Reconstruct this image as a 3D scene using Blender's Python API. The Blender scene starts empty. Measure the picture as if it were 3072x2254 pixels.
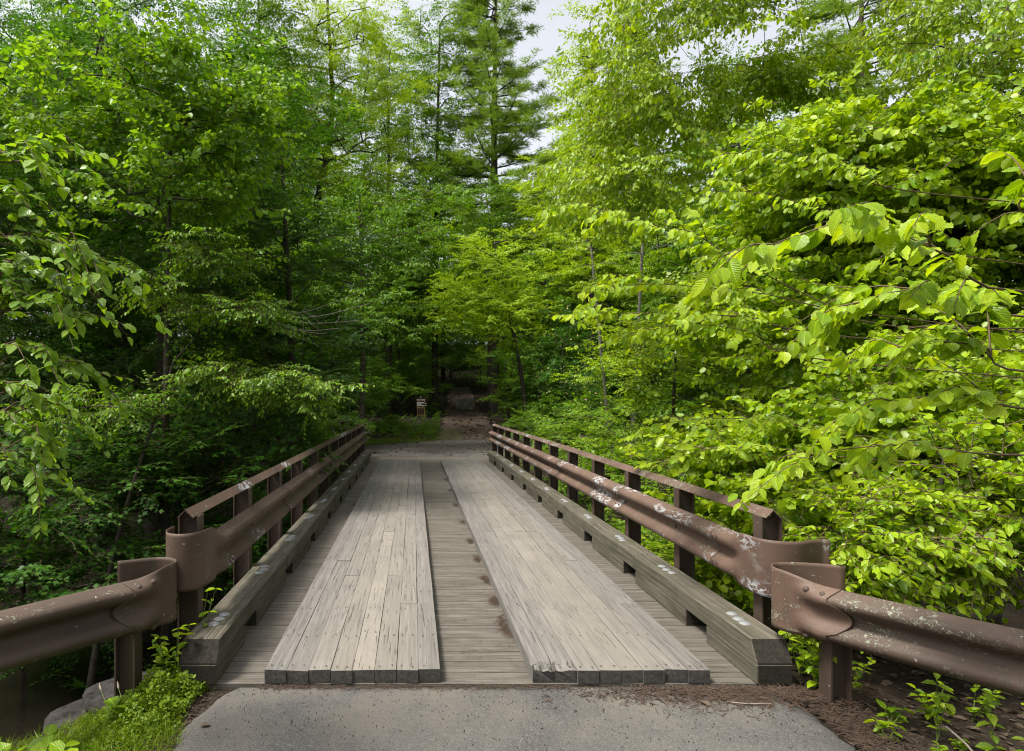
import bpy, bmesh, math, random
import numpy as np
from mathutils import Vector, Matrix

C = bpy.context.scene
COL = C.collection
R = math.radians
rng = np.random.default_rng(11)
random.seed(5)

# ---------------------------------------------------------------- camera
cam_d = bpy.data.cameras.new('camera')
cam = bpy.data.objects.new('camera', cam_d)
COL.objects.link(cam)
cam.location = (0, 0, 1.65)
cam.rotation_euler = (R(90), 0, 0)
cam_d.sensor_width = 36
cam_d.lens = 21.58
cam_d.shift_x = 0.0961
cam_d.shift_y = 0.0226
cam_d.clip_start = 0.05
cam_d.clip_end = 1000
C.camera = cam

# ---------------------------------------------------------------- sky and sun
TO_SUN = Vector((-0.44, -0.16, 0.88)).normalized()
elev = math.asin(TO_SUN.z)
world = bpy.data.worlds.new('World')
C.world = world
world.use_nodes = True
wn = world.node_tree
wn.nodes.clear()
sky = wn.nodes.new('ShaderNodeTexSky')
sky.sky_type = 'NISHITA'
sky.sun_disc = False
sky.sun_elevation = elev
sky.sun_rotation = math.atan2(TO_SUN.x, TO_SUN.y)
sky.air_density = 1.0
sky.dust_density = 4.0
sky.ozone_density = 1.0
hs = wn.nodes.new('ShaderNodeHueSaturation')      # thin bright cloud over the whole sky
hs.inputs['Saturation'].default_value = 0.22
hs.inputs['Value'].default_value = 1.0
bg = wn.nodes.new('ShaderNodeBackground')
bg.inputs['Strength'].default_value = 0.08
wo = wn.nodes.new('ShaderNodeOutputWorld')
wn.links.new(sky.outputs[0], hs.inputs['Color'])
wn.links.new(hs.outputs[0], bg.inputs['Color'])
wn.links.new(bg.outputs[0], wo.inputs['Surface'])

sun_d = bpy.data.lights.new('sun', 'SUN')
sun_d.energy = 1.5
sun_d.angle = R(14)
sun_d.color = (1.0, 0.95, 0.86)
sun = bpy.data.objects.new('sun', sun_d)
COL.objects.link(sun)
sun.location = (-20, 0, 40)
sun.rotation_euler = TO_SUN.to_track_quat('Z', 'Y').to_euler()

C.view_settings.view_transform = 'Standard'
C.view_settings.look = 'None'
C.view_settings.exposure = 1.95
C.view_settings.gamma = 1.0
C.view_settings.use_curve_mapping = False
C.cycles.filter_width = 1.1
C.cycles.max_bounces = 7
C.cycles.diffuse_bounces = 4
C.cycles.transmission_bounces = 4
C.cycles.glossy_bounces = 2
C.cycles.caustics_reflective = False
C.cycles.caustics_refractive = False

F_PX, HX, HY, CAM_H = 1350.0, 909.5, 877.0, 1.65
def P(x, y, Y):
    """world point seen at picture position (x, y) at depth Y"""
    return np.array(((x - HX) * Y / F_PX, Y, CAM_H - (y - HY) * Y / F_PX))

# ---------------------------------------------------------------- object helpers
def make_mesh(name, V, polys, tone=None, uv=None, smooth=False):
    V = np.asarray(V, dtype=np.float32).reshape(-1, 3)
    if not isinstance(polys, list):
        polys = [polys]
    polys = [np.asarray(p, dtype=np.int32) for p in polys if len(p)]
    me = bpy.data.meshes.new(name)
    me.vertices.add(len(V))
    me.vertices.foreach_set('co', V.ravel())
    if polys:
        loops = np.concatenate([p.ravel() for p in polys])
        totals = np.concatenate([np.full(len(p), p.shape[1], dtype=np.int32) for p in polys])
        starts = np.concatenate(([0], np.cumsum(totals)[:-1])).astype(np.int32)
        me.loops.add(len(loops))
        me.loops.foreach_set('vertex_index', loops)
        me.polygons.add(len(totals))
        me.polygons.foreach_set('loop_start', starts)
        me.polygons.foreach_set('loop_total', totals)
        if smooth:
            me.polygons.foreach_set('use_smooth', np.ones(len(totals), dtype=bool))
        if uv is not None:
            l = me.uv_layers.new(name='UVMap')
            l.data.foreach_set('uv', np.asarray(uv, dtype=np.float32)[loops].ravel())
    me.update(calc_edges=True)
    if tone is not None:
        a = me.attributes.new('tone', 'FLOAT', 'POINT')
        a.data.foreach_set('value', np.asarray(tone, dtype=np.float32))
    return me

def thing(name, label, cat, loc=(0, 0, 0), group=None, rotz=0.0):
    o = bpy.data.objects.new(name, None)
    o.empty_display_size = 0.3
    COL.objects.link(o)
    o.location = tuple(float(v) for v in loc)
    o.rotation_euler = (0, 0, rotz)
    o['label'] = label
    o['category'] = cat
    if group:
        o['group'] = group
    return o

def tag(o, label, cat, group=None):
    o['label'] = label
    o['category'] = cat
    if group:
        o['group'] = group
    return o

def obj(name, me, mat, parent=None, loc=(0, 0, 0), rot=(0, 0, 0), kind=None, label=None):
    o = bpy.data.objects.new(name, me)
    if mat is not None and not me.materials:
        me.materials.append(mat)
    COL.objects.link(o)
    if parent is not None:
        o.parent = parent
    o.location = tuple(float(v) for v in loc)
    o.rotation_euler = rot
    if kind:
        o['kind'] = kind
    if label:
        o['label'] = label
    return o

def bm_mesh(name, bm, smooth=False):
    me = bpy.data.meshes.new(name)
    bmesh.ops.recalc_face_normals(bm, faces=bm.faces)
    bm.to_mesh(me)
    bm.free()
    if smooth:
        for p in me.polygons:
            p.use_smooth = True
    return me

def box_mesh(name, sx, sy, sz, bevel=0.0, base=False, jitter=0.0):
    """box centred on the origin (or standing on z = 0)"""
    bm = bmesh.new()
    bmesh.ops.create_cube(bm, size=1)
    for v in bm.verts:
        v.co.x *= sx; v.co.y *= sy; v.co.z *= sz
        if base:
            v.co.z += sz / 2
        if jitter:
            v.co += Vector((random.uniform(-jitter, jitter), random.uniform(-jitter, jitter), random.uniform(-jitter, jitter)))
    if bevel:
        bmesh.ops.bevel(bm, geom=list(bm.edges), offset=bevel, segments=1, affect='EDGES', profile=0.5)
    return bm_mesh(name, bm)

def extrude_profile(name, prof, y0, y1, bevel=0.0):
    """closed polygon prof [(x, z)] extruded from y0 to y1"""
    bm = bmesh.new()
    a = [bm.verts.new((x, y0, z)) for x, z in prof]
    b = [bm.verts.new((x, y1, z)) for x, z in prof]
    n = len(prof)
    for i in range(n):
        bm.faces.new((a[i], a[(i + 1) % n], b[(i + 1) % n], b[i]))
    bm.faces.new(a[::-1]); bm.faces.new(b)
    if bevel:
        bmesh.ops.bevel(bm, geom=list(bm.edges), offset=bevel, segments=1, affect='EDGES')
    return bm_mesh(name, bm)

def tube(pts, rad, n=6):
    pts = np.asarray(pts, float); m = len(pts)
    rad = np.broadcast_to(np.asarray(rad, float), (m,))
    t = np.gradient(pts, axis=0)
    t /= np.linalg.norm(t, axis=1, keepdims=True) + 1e-9
    ref = np.where(np.abs(t[:, 2:3]) > 0.9, np.array([[1., 0, 0]]), np.array([[0, 0, 1.]]))
    u = np.cross(t, ref); u /= np.linalg.norm(u, axis=1, keepdims=True) + 1e-9
    w = np.cross(t, u)
    a = np.arange(n) * 2 * np.pi / n
    V = pts[:, None] + rad[:, None, None] * (np.cos(a)[None, :, None] * u[:, None] + np.sin(a)[None, :, None] * w[:, None])
    i = np.arange(m - 1)[:, None] * n; k = np.arange(n)[None]
    q = np.stack([i + k, i + (k + 1) % n, i + n + (k + 1) % n, i + n + k], -1).reshape(-1, 4)
    return V.reshape(-1, 3), q

class Geo:
    def __init__(self):
        self.V, self.Q, self.n = [], [], 0
    def add(self, V, Q):
        self.V.append(V); self.Q.append(Q + self.n); self.n += len(V)
    def tube(self, pts, rad, n=6):
        self.add(*tube(pts, rad, n))
    def mesh(self, name, smooth=True, offset=(0, 0, 0)):
        if not self.V:
            return make_mesh(name, np.zeros((0, 3)), [])
        return make_mesh(name, np.concatenate(self.V) - np.asarray(offset, float), [np.concatenate(self.Q)], smooth=smooth)

def smooth_path(pts, n):
    """Catmull-Rom through pts"""
    pts = np.asarray(pts, float)
    p = np.vstack([2 * pts[0] - pts[1], pts, 2 * pts[-1] - pts[-2]])
    out = []
    for s in np.linspace(0, len(pts) - 1, n):
        i = min(int(s), len(pts) - 2); t = s - i
        a, b, c, d = p[i], p[i + 1], p[i + 2], p[i + 3]
        out.append(0.5 * (2 * b + (c - a) * t + (2 * a - 5 * b + 4 * c - d) * t * t + (3 * b - a - 3 * c + d) * t ** 3))
    return np.array(out)

# ---------------------------------------------------------------- materials
def new_mat(name):
    m = bpy.data.materials.new(name)
    m.use_nodes = True
    nt = m.node_tree
    nt.nodes.clear()
    out = nt.nodes.new('ShaderNodeOutputMaterial')
    return m, nt, out

class N:
    """small node-building helper"""
    def __init__(self, nt):
        self.nt = nt
    def node(self, t, **kw):
        n = self.nt.nodes.new(t)
        for k, v in kw.items():
            setattr(n, k, v)
        return n
    def set(self, sock, v):
        if isinstance(v, bpy.types.NodeSocket):
            self.nt.links.new(v, sock)
        else:
            sock.default_value = v
    def coord(self, kind='Object'):
        return self.node('ShaderNodeTexCoord').outputs[kind]
    def mapping(self, vec, scale=(1, 1, 1), loc=(0, 0, 0), rot=(0, 0, 0)):
        n = self.node('ShaderNodeMapping')
        self.set(n.inputs['Vector'], vec)
        self.set(n.inputs['Location'], loc)
        n.inputs['Scale'].default_value = scale
        n.inputs['Rotation'].default_value = rot
        return n.outputs[0]
    def noise(self, vec, scale=5.0, detail=4.0, rough=0.55, dist=0.0):
        n = self.node('ShaderNodeTexNoise')
        self.set(n.inputs['Vector'], vec)
        n.inputs['Scale'].default_value = scale
        n.inputs['Detail'].default_value = detail
        n.inputs['Roughness'].default_value = rough
        n.inputs['Distortion'].default_value = dist
        return n.outputs['Fac']
    def voronoi(self, vec, scale=5.0, feature='F1', out='Distance'):
        n = self.node('ShaderNodeTexVoronoi', feature=feature)
        self.set(n.inputs['Vector'], vec)
        n.inputs['Scale'].default_value = scale
        return n.outputs[out]
    def ramp(self, fac, stops):
        n = self.node('ShaderNodeValToRGB')
        self.set(n.inputs[0], fac)
        e = n.color_ramp.elements
        while len(e) < len(stops):
            e.new(0.5)
        for i, (p, c) in enumerate(stops):
            e[i].position = p
            e[i].color = (c, c, c, 1) if isinstance(c, (int, float)) else (*c, 1)
        return n.outputs[0]
    def mix(self, fac, a, b, mode='MIX'):
        n = self.node('ShaderNodeMix', data_type='RGBA', blend_type=mode)
        self.set(n.inputs[0], fac)
        for s, v in ((n.inputs[6], a), (n.inputs[7], b)):
            self.set(s, (*v, 1) if isinstance(v, tuple) and len(v) == 3 else v)
        return n.outputs[2]
    def math(self, op, a, b=0.0, clamp=False):
        n = self.node('ShaderNodeMath', operation=op, use_clamp=clamp)
        self.set(n.inputs[0], a); self.set(n.inputs[1], b)
        return n.outputs[0]
    def bump(self, h, strength=0.3, dist=0.02, normal=None):
        n = self.node('ShaderNodeBump')
        n.inputs['Strength'].default_value = strength
        n.inputs['Distance'].default_value = dist
        self.set(n.inputs['Height'], h)
        if normal is not None:
            self.set(n.inputs['Normal'], normal)
        return n.outputs[0]
    def principled(self, col, rough=0.8, metal=0.0, spec=0.3, normal=None):
        n = self.node('ShaderNodeBsdfPrincipled')
        self.set(n.inputs['Base Color'], (*col, 1) if isinstance(col, tuple) and len(col) == 3 else col)
        self.set(n.inputs['Roughness'], rough)
        self.set(n.inputs['Metallic'], metal)
        self.set(n.inputs['Specular IOR Level'], spec)
        if normal is not None:
            self.set(n.inputs['Normal'], normal)
        return n.outputs[0]

def rand_offset(n, vec):
    """shift object coordinates by a per-object random amount so that copies differ"""
    oi = n.node('ShaderNodeObjectInfo')
    s = n.math('MULTIPLY', oi.outputs['Random'], 37.0)
    cx = n.node('ShaderNodeCombineXYZ')
    n.set(cx.inputs[0], s); n.set(cx.inputs[1], n.math('MULTIPLY', s, 1.7)); n.set(cx.inputs[2], n.math('MULTIPLY', s, 0.6))
    va = n.node('ShaderNodeVectorMath', operation='ADD')
    n.set(va.inputs[0], vec); n.set(va.inputs[1], cx.outputs[0])
    return va.outputs[0], oi

def wood_mat(name, axis, light, dark, stain=(0.10, 0.10, 0.07), stain_amt=0.0, dust=None, crack=0.6):
    m, nt, out = new_mat(name)
    n = N(nt)
    vec, oi = rand_offset(n, n.coord('Object'))
    def sc(al, ac):
        return tuple(al if i == axis else ac for i in range(3))
    grain = n.noise(n.mapping(vec, sc(1.6, 55)), 1.0, 5, 0.65)
    fine = n.noise(n.mapping(vec, sc(5, 190)), 1.0, 3, 0.6)
    patch = n.noise(vec, 2.3, 3, 0.6)
    ck = n.noise(n.mapping(vec, sc(2.6, 95)), 1.0, 3, 0.6, 0.5)
    ckm = n.ramp(ck, [(crack, 0.0), (crack + 0.05, 1.0)])
    col = n.mix(n.ramp(grain, [(0.33, 0.0), (0.66, 1.0)]), dark, light)
    col = n.mix(n.ramp(patch, [(0.35, 0.0), (0.7, 0.45)]), col, tuple(0.62 * c for c in light))
    col = n.mix(n.math('MULTIPLY', n.ramp(fine, [(0.4, 0.0), (0.62, 1.0)]), 0.28), col, tuple(0.45 * c for c in dark))
    if stain_amt:
        st = n.noise(vec, 3.1, 4, 0.6)
        col = n.mix(n.math('MULTIPLY', n.ramp(st, [(0.45, 0.0), (0.62, 1.0)]), stain_amt), col, stain)
    if dust is not None:           # tyre dust, how much is set on each plank by its object colour
        rg = n.node('ShaderNodeSeparateColor'); n.set(rg.inputs[0], oi.outputs['Color'])
        d = n.math('MULTIPLY', rg.outputs[0], n.ramp(n.noise(vec, 1.4, 4, 0.6), [(0.3, 0.35), (0.65, 1.0)]))
        col = n.mix(d, col, dust)
    val = n.math('ADD', n.math('MULTIPLY', oi.outputs['Random'], 0.13), 0.92)
    hv = n.node('ShaderNodeHueSaturation'); n.set(hv.inputs['Value'], val); n.set(hv.inputs['Color'], col)
    col = n.mix(n.math('MULTIPLY', ckm, 0.52), hv.outputs[0], (0.02, 0.018, 0.016))
    nz = n.node('ShaderNodeSeparateXYZ'); n.set(nz.inputs[0], n.coord('Normal'))
    endm = n.ramp(n.math('ABSOLUTE', nz.outputs[axis]), [(0.55, 0.0), (0.85, 1.0)])
    rings = n.noise(vec, 26, 4, 0.6, 1.5)
    col = n.mix(n.math('MULTIPLY', endm, 0.9), col, n.mix(n.ramp(rings, [(0.35, 0.0), (0.65, 1.0)]), tuple(0.30 * c for c in dark), tuple(0.72 * c for c in dark)))
    h = n.math('SUBTRACT', n.math('ADD', n.math('MULTIPLY', grain, 0.7), n.math('MULTIPLY', fine, 0.3)), n.math('MULTIPLY', ckm, 0.8))
    nrm = n.bump(h, 0.75, 0.006)
    nt.links.new(n.principled(col, 0.88, 0, 0.2, nrm), out.inputs[0])
    return m

M = {}
M['tread'] = wood_mat('weathered_oak', 1, (0.208, 0.194, 0.178), (0.108, 0.100, 0.093), dust=(0.236, 0.210, 0.173), crack=0.63)
M['deck'] = wood_mat('deck_softwood', 0, (0.180, 0.160, 0.134), (0.074, 0.066, 0.056), stain=(0.070, 0.061, 0.047), stain_amt=0.5, crack=0.62)
M['curb'] = wood_mat('curb_timber', 1, (0.178, 0.158, 0.120), (0.040, 0.036, 0.028), stain=(0.052, 0.054, 0.030), stain_amt=0.45, crack=0.64)
M['sill'] = wood_mat('dark_sill', 0, (0.06, 0.055, 0.05), (0.03, 0.028, 0.026))

def painted_steel(name, base, peel=0.0, lichen=0.0, grime=0.5):
    m, nt, out = new_mat(name)
    n = N(nt)
    vec, oi = rand_offset(n, n.coord('Object'))
    big = n.noise(vec, 2.0, 4, 0.6)
    spk = n.noise(vec, 140, 2, 0.5)
    col = n.mix(n.ramp(big, [(0.3, 0.0), (0.7, 1.0)]), tuple(0.72 * c for c in base), tuple(1.2 * c for c in base))
    streak = n.noise(n.mapping(vec, (26, 26, 2.2)), 1.0, 4, 0.6)
    col = n.mix(n.math('MULTIPLY', n.ramp(streak, [(0.5, 0.0), (0.72, 1.0)]), grime), col, (0.055, 0.05, 0.03))
    col = n.mix(n.math('MULTIPLY', n.ramp(spk, [(0.55, 0.0), (0.7, 1.0)]), 0.35), col, tuple(0.5 * c for c in base))
    h = n.math('MULTIPLY', spk, 0.25)
    # scattered chips down to the grey zinc
    ch = n.noise(vec, 34, 3, 0.55)
    chips = n.math('MULTIPLY', n.ramp(ch, [(0.70, 0.0), (0.715, 1.0)]), n.ramp(n.noise(vec, 4.5, 2), [(0.42, 0.0), (0.5, 1.0)]))
    if peel:
        pl = n.noise(n.mapping(vec, (1, 0.4, 1)), 34, 6, 0.65, 0.4)
        area = n.noise(n.mapping(vec, (1, 0.5, 1)), 2.6, 2, 0.5)
        pm = n.math('MULTIPLY', n.ramp(pl, [(0.515, 0.0), (0.525, 1.0)]), n.ramp(area, [(0.62 - 0.12 * peel, 0.0), (0.70 - 0.12 * peel, 1.0)]))
        chips = n.math('MAXIMUM', chips, pm)
    col = n.mix(chips, col, (0.36, 0.37, 0.385))
    h = n.math('SUBTRACT', h, n.math('MULTIPLY', chips, 0.9))
    if lichen:
        lc = n.noise(vec, 62, 6, 0.72, 0.8)
        area = n.noise(n.mapping(vec, (1, 1, 2.4)), 4.5, 5, 0.7)
        lm = n.math('MULTIPLY', n.ramp(lc, [(0.535, 0.0), (0.57, 1.0)]), n.ramp(area, [(0.60 - 0.12 * lichen, 0.0), (0.70 - 0.12 * lichen, 1.0)]))
        col = n.mix(lm, col, (0.26, 0.27, 0.20))
        h = n.math('ADD', h, n.math('MULTIPLY', lm, 1.2))
    nrm = n.bump(h, 0.5, 0.004)
    nt.links.new(n.principled(col, 0.62, 0, 0.35, nrm), out.inputs[0])
    return m

BROWN = (0.098, 0.060, 0.044)
M['beam_plain'] = painted_steel('brown_painted_steel', BROWN, 0.05)
M['beam_peel'] = painted_steel('brown_peeling_steel', (0.125, 0.080, 0.060), 0.72, 0.2, 0.4)
M['beam_lichen'] = painted_steel('brown_lichen_steel', (0.092, 0.060, 0.046), 0.0, 0.9, 0.7)
M['beam_grime'] = painted_steel('brown_grimy_steel', (0.080, 0.052, 0.038), 0.0, 0.2, 0.8)
M['beam_chip'] = painted_steel('brown_patchy_steel', (0.108, 0.068, 0.050), 0.34, 0.15, 0.4)
M['cap_peel'] = painted_steel('brown_speckled_steel', (0.112, 0.070, 0.053), 0.3, 0.8, 0.4)
M['post'] = painted_steel('brown_post_steel', (0.070, 0.046, 0.035), 0.0, 0.0, 0.6)

def simple(name, col, rough=0.7, metal=0.0, spec=0.3, nscale=20, var=0.25, bump=0.3):
    m, nt, out = new_mat(name)
    n = N(nt)
    vec, oi = rand_offset(n, n.coord('Object'))
    f = n.noise(vec, nscale, 5, 0.6)
    c = n.mix(n.ramp(f, [(0.3, 0.0), (0.7, 1.0)]), tuple(c * (1 - var) for c in col), tuple(c * (1 + var) for c in col))
    nt.links.new(n.principled(c, rough, metal, spec, n.bump(f, bump, 0.01)), out.inputs[0])
    return m

M['zinc'] = simple('galvanised_bolt', (0.22, 0.225, 0.23), 0.55, 0.2, 0.5, 60, 0.15)
M['bark'] = simple('grey_brown_bark', (0.060, 0.050, 0.040), 0.95, 0, 0.1, 14, 0.45, 0.9)
M['bark_pale'] = simple('pale_bark', (0.14, 0.13, 0.11), 0.9, 0, 0.15, 12, 0.35, 0.7)
M['bark_pine'] = simple('pine_bark', (0.085, 0.068, 0.058), 0.95, 0, 0.1, 9, 0.45, 0.9)
M['twig'] = simple('brown_twig', (0.11, 0.075, 0.045), 0.8, 0, 0.2, 40, 0.3)
M['dead'] = simple('bleached_deadwood', (0.26, 0.22, 0.19), 0.9, 0, 0.1, 30, 0.3)
M['rock'] = simple('grey_rock', (0.034, 0.031, 0.029), 0.95, 0, 0.1, 9, 0.6, 1.0)
M['rock'].node_tree.nodes['Bump'].inputs['Distance'].default_value = 0.05
M['boulder'] = simple('lichened_boulder', (0.21, 0.195, 0.16), 0.92, 0, 0.2, 3, 0.45, 0.8)
M['concrete'] = simple('old_concrete', (0.16, 0.15, 0.135), 0.9, 0, 0.2, 6, 0.3, 0.5)
M['steel_dark'] = simple('rusty_girder', (0.05, 0.035, 0.03), 0.8, 0.2, 0.3, 12, 0.3)
M['sign_brown'] = simple('brown_sign_paint', (0.045, 0.020, 0.012), 0.6, 0, 0.3, 12, 0.15)
M['sign_white'] = simple('white_lettering', (0.80, 0.80, 0.78), 0.6, 0, 0.3, 30, 0.05)
M['sign_cream'] = simple('cream_arrow_paint', (0.62, 0.58, 0.45), 0.6, 0, 0.3, 30, 0.05)
M['sign_gold'] = simple('ochre_frame_paint', (0.36, 0.25, 0.08), 0.6, 0, 0.3, 30, 0.15)
M['sign_post'] = simple('grey_wooden_post', (0.17, 0.15, 0.115), 0.9, 0, 0.2, 20, 0.3, 0.5)

def ground_mats():
    m, nt, out = new_mat('woodland_floor')
    n = N(nt); vec = n.coord('Object')
    a = n.noise(vec, 1.3, 5, 0.6); b = n.noise(vec, 24, 4, 0.6); v = n.voronoi(vec, 42, 'F1', 'Color')
    c = n.mix(n.ramp(a, [(0.35, 0.0), (0.65, 1.0)]), (0.020, 0.016, 0.012), (0.042, 0.032, 0.023))
    sep = n.node('ShaderNodeSeparateColor'); n.set(sep.inputs[0], v)
    c = n.mix(n.math('MULTIPLY', n.ramp(sep.outputs[0], [(0.6, 0.0), (1.0, 1.0)]), 0.6), c, (0.075, 0.054, 0.038))
    c = n.mix(n.ramp(b, [(0.5, 0.0), (0.75, 0.8)]), c, (0.018, 0.014, 0.010))
    nt.links.new(n.principled(c, 0.95, 0, 0.1, n.bump(n.math('ADD', b, sep.outputs[1]), 0.9, 0.03)), out.inputs[0])
    M['floor'] = m

    m, nt, out = new_mat('asphalt')
    n = N(nt); vec = n.coord('Object')
    big = n.noise(vec, 1.1, 5, 0.6); mid = n.noise(vec, 9, 5, 0.6)
    agg = n.voronoi(vec, 190, 'F1', 'Color'); aggd = n.voronoi(vec, 190)
    sep = n.node('ShaderNodeSeparateColor'); n.set(sep.inputs[0], agg)
    c = n.mix(n.ramp(big, [(0.3, 0.0), (0.7, 1.0)]), (0.056, 0.054, 0.051), (0.098, 0.094, 0.088))
    c = n.mix(n.math('MULTIPLY', n.ramp(mid, [(0.45, 0.0), (0.7, 1.0)]), 0.5), c, (0.085, 0.080, 0.076))
    c = n.mix(n.math('MULTIPLY', n.ramp(sep.outputs[0], [(0.72, 0.0), (0.95, 1.0)]), 0.65), c, (0.165, 0.157, 0.145))
    c = n.mix(n.math('MULTIPLY', n.ramp(sep.outputs[1], [(0.75, 0.0), (0.95, 1.0)]), 0.75), c, (0.05, 0.05, 0.05))
    sp = n.node('ShaderNodeSeparateXYZ'); n.set(sp.inputs[0], vec)
    near = n.math('MULTIPLY', n.ramp(n.math('SUBTRACT', sp.outputs[1], 2.6), [(0.1, 0.0), (0.75, 0.85)]), n.ramp(n.noise(vec, 2.2, 5, 0.65), [(0.38, 0.0), (0.62, 1.0)]))
    c = n.mix(near, c, (0.125, 0.111, 0.091))
    pits = n.ramp(n.noise(vec, 60, 2, 0.5), [(0.70, 0.0), (0.76, 1.0)])
    c = n.mix(pits, c, (0.03, 0.03, 0.03))
    h = n.math('SUBTRACT', n.math('ADD', n.math('MULTIPLY', n.math('SUBTRACT', 1.0, aggd), 0.5), n.math('MULTIPLY', mid, 0.6)), n.math('MULTIPLY', pits, 0.8))
    nt.links.new(n.principled(c, 0.9, 0, 0.25, n.bump(h, 0.6, 0.006)), out.inputs[0])
    M['asphalt'] = m

    m, nt, out = new_mat('gravel')
    n = N(nt); vec = n.coord('Object')
    v = n.voronoi(vec, 22, 'F1', 'Color'); vd = n.voronoi(vec, 22)
    sep = n.node('ShaderNodeSeparateColor'); n.set(sep.inputs[0], v)
    big = n.noise(vec, 0.9, 4, 0.6)
    c = n.mix(sep.outputs[0], (0.050, 0.047, 0.045), (0.150, 0.140, 0.130))
    c = n.mix(n.ramp(big, [(0.4, 0.0), (0.7, 0.7)]), c, (0.070, 0.056, 0.043))
    c = n.mix(n.ramp(n.noise(vec, 7.0, 4, 0.65), [(0.5, 0.0), (0.62, 0.7)]), c, (0.045, 0.038, 0.030))
    nt.links.new(n.principled(c, 0.95, 0, 0.15, n.bump(n.math('SUBTRACT', 1.0, vd), 0.9, 0.02)), out.inputs[0])
    M['gravel'] = m

    m, nt, out = new_mat('trail_dirt')
    n = N(nt); vec = n.coord('Object')
    v = n.voronoi(vec, 17, 'F1', 'Color'); vd = n.voronoi(vec, 17)
    sep = n.node('ShaderNodeSeparateColor'); n.set(sep.inputs[0], v)
    c = n.mix(sep.outputs[0], (0.055, 0.040, 0.032), (0.18, 0.135, 0.105))
    nt.links.new(n.principled(c, 0.95, 0, 0.1, n.bump(n.math('SUBTRACT', 1.0, vd), 1.0, 0.05)), out.inputs[0])
    M['dirt'] = m

    m, nt, out = new_mat('creek_water')
    n = N(nt); vec = n.coord('Object')
    w = n.noise(n.mapping(vec, (1.5, 3, 1)), 3.0, 3, 0.5)
    nt.links.new(n.principled((0.010, 0.008, 0.006), 0.12, 0, 0.3, n.bump(w, 0.15, 0.03)), out.inputs[0])
    M['water'] = m
ground_mats()

def leaf_mat(name, dark, light, trans=0.38, rough=0.42, veins=False, yellow=1.0, by_object=False, spec=0.32):
    m, nt, out = new_mat(name)
    n = N(nt)
    if by_object:
        tone = n.node('ShaderNodeObjectInfo').outputs['Random']
    else:
        at = n.node('ShaderNodeAttribute'); at.attribute_name = 'tone'
        tone = at.outputs['Fac']
    col = n.mix(tone, dark, light)
    nrm = None
    if veins:
        uv = n.node('ShaderNodeUVMap').outputs[0]
        sp = n.node('ShaderNodeSeparateXYZ'); n.set(sp.inputs[0], uv)
        s = n.math('ABSOLUTE', n.math('SUBTRACT', sp.outputs[1], 0.5))
        k = n.math('FRACT', n.math('MULTIPLY', n.math('SUBTRACT', sp.outputs[0], n.math('MULTIPLY', s, 0.55)), 11.0))
        tri = n.math('ABSOLUTE', n.math('SUBTRACT', k, 0.5))
        vein = n.ramp(tri, [(0.0, 1.0), (0.09, 0.0)])
        mid = n.ramp(s, [(0.0, 1.0), (0.035, 0.0)])
        vm = n.math('MAXIMUM', vein, mid)
        col = n.mix(n.math('MULTIPLY', vm, 0.45), col, tuple(min(1, c * 1.8 + 0.02) for c in light))
        nrm = n.bump(tri, 0.6, 0.004)
    p = n.principled(col, rough, 0, spec, nrm)
    tr = n.node('ShaderNodeBsdfTranslucent')
    tc = n.mix(1.0, col, (1.55 * yellow, 1.45, 0.55), 'MULTIPLY')
    n.set(tr.inputs['Color'], tc)
    mx = n.node('ShaderNodeMixShader')
    mx.inputs[0].default_value = trans
    nt.links.new(p, mx.inputs[1]); nt.links.new(tr.outputs[0], mx.inputs[2])
    nt.links.new(mx.outputs[0], out.inputs[0])
    return m

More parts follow.
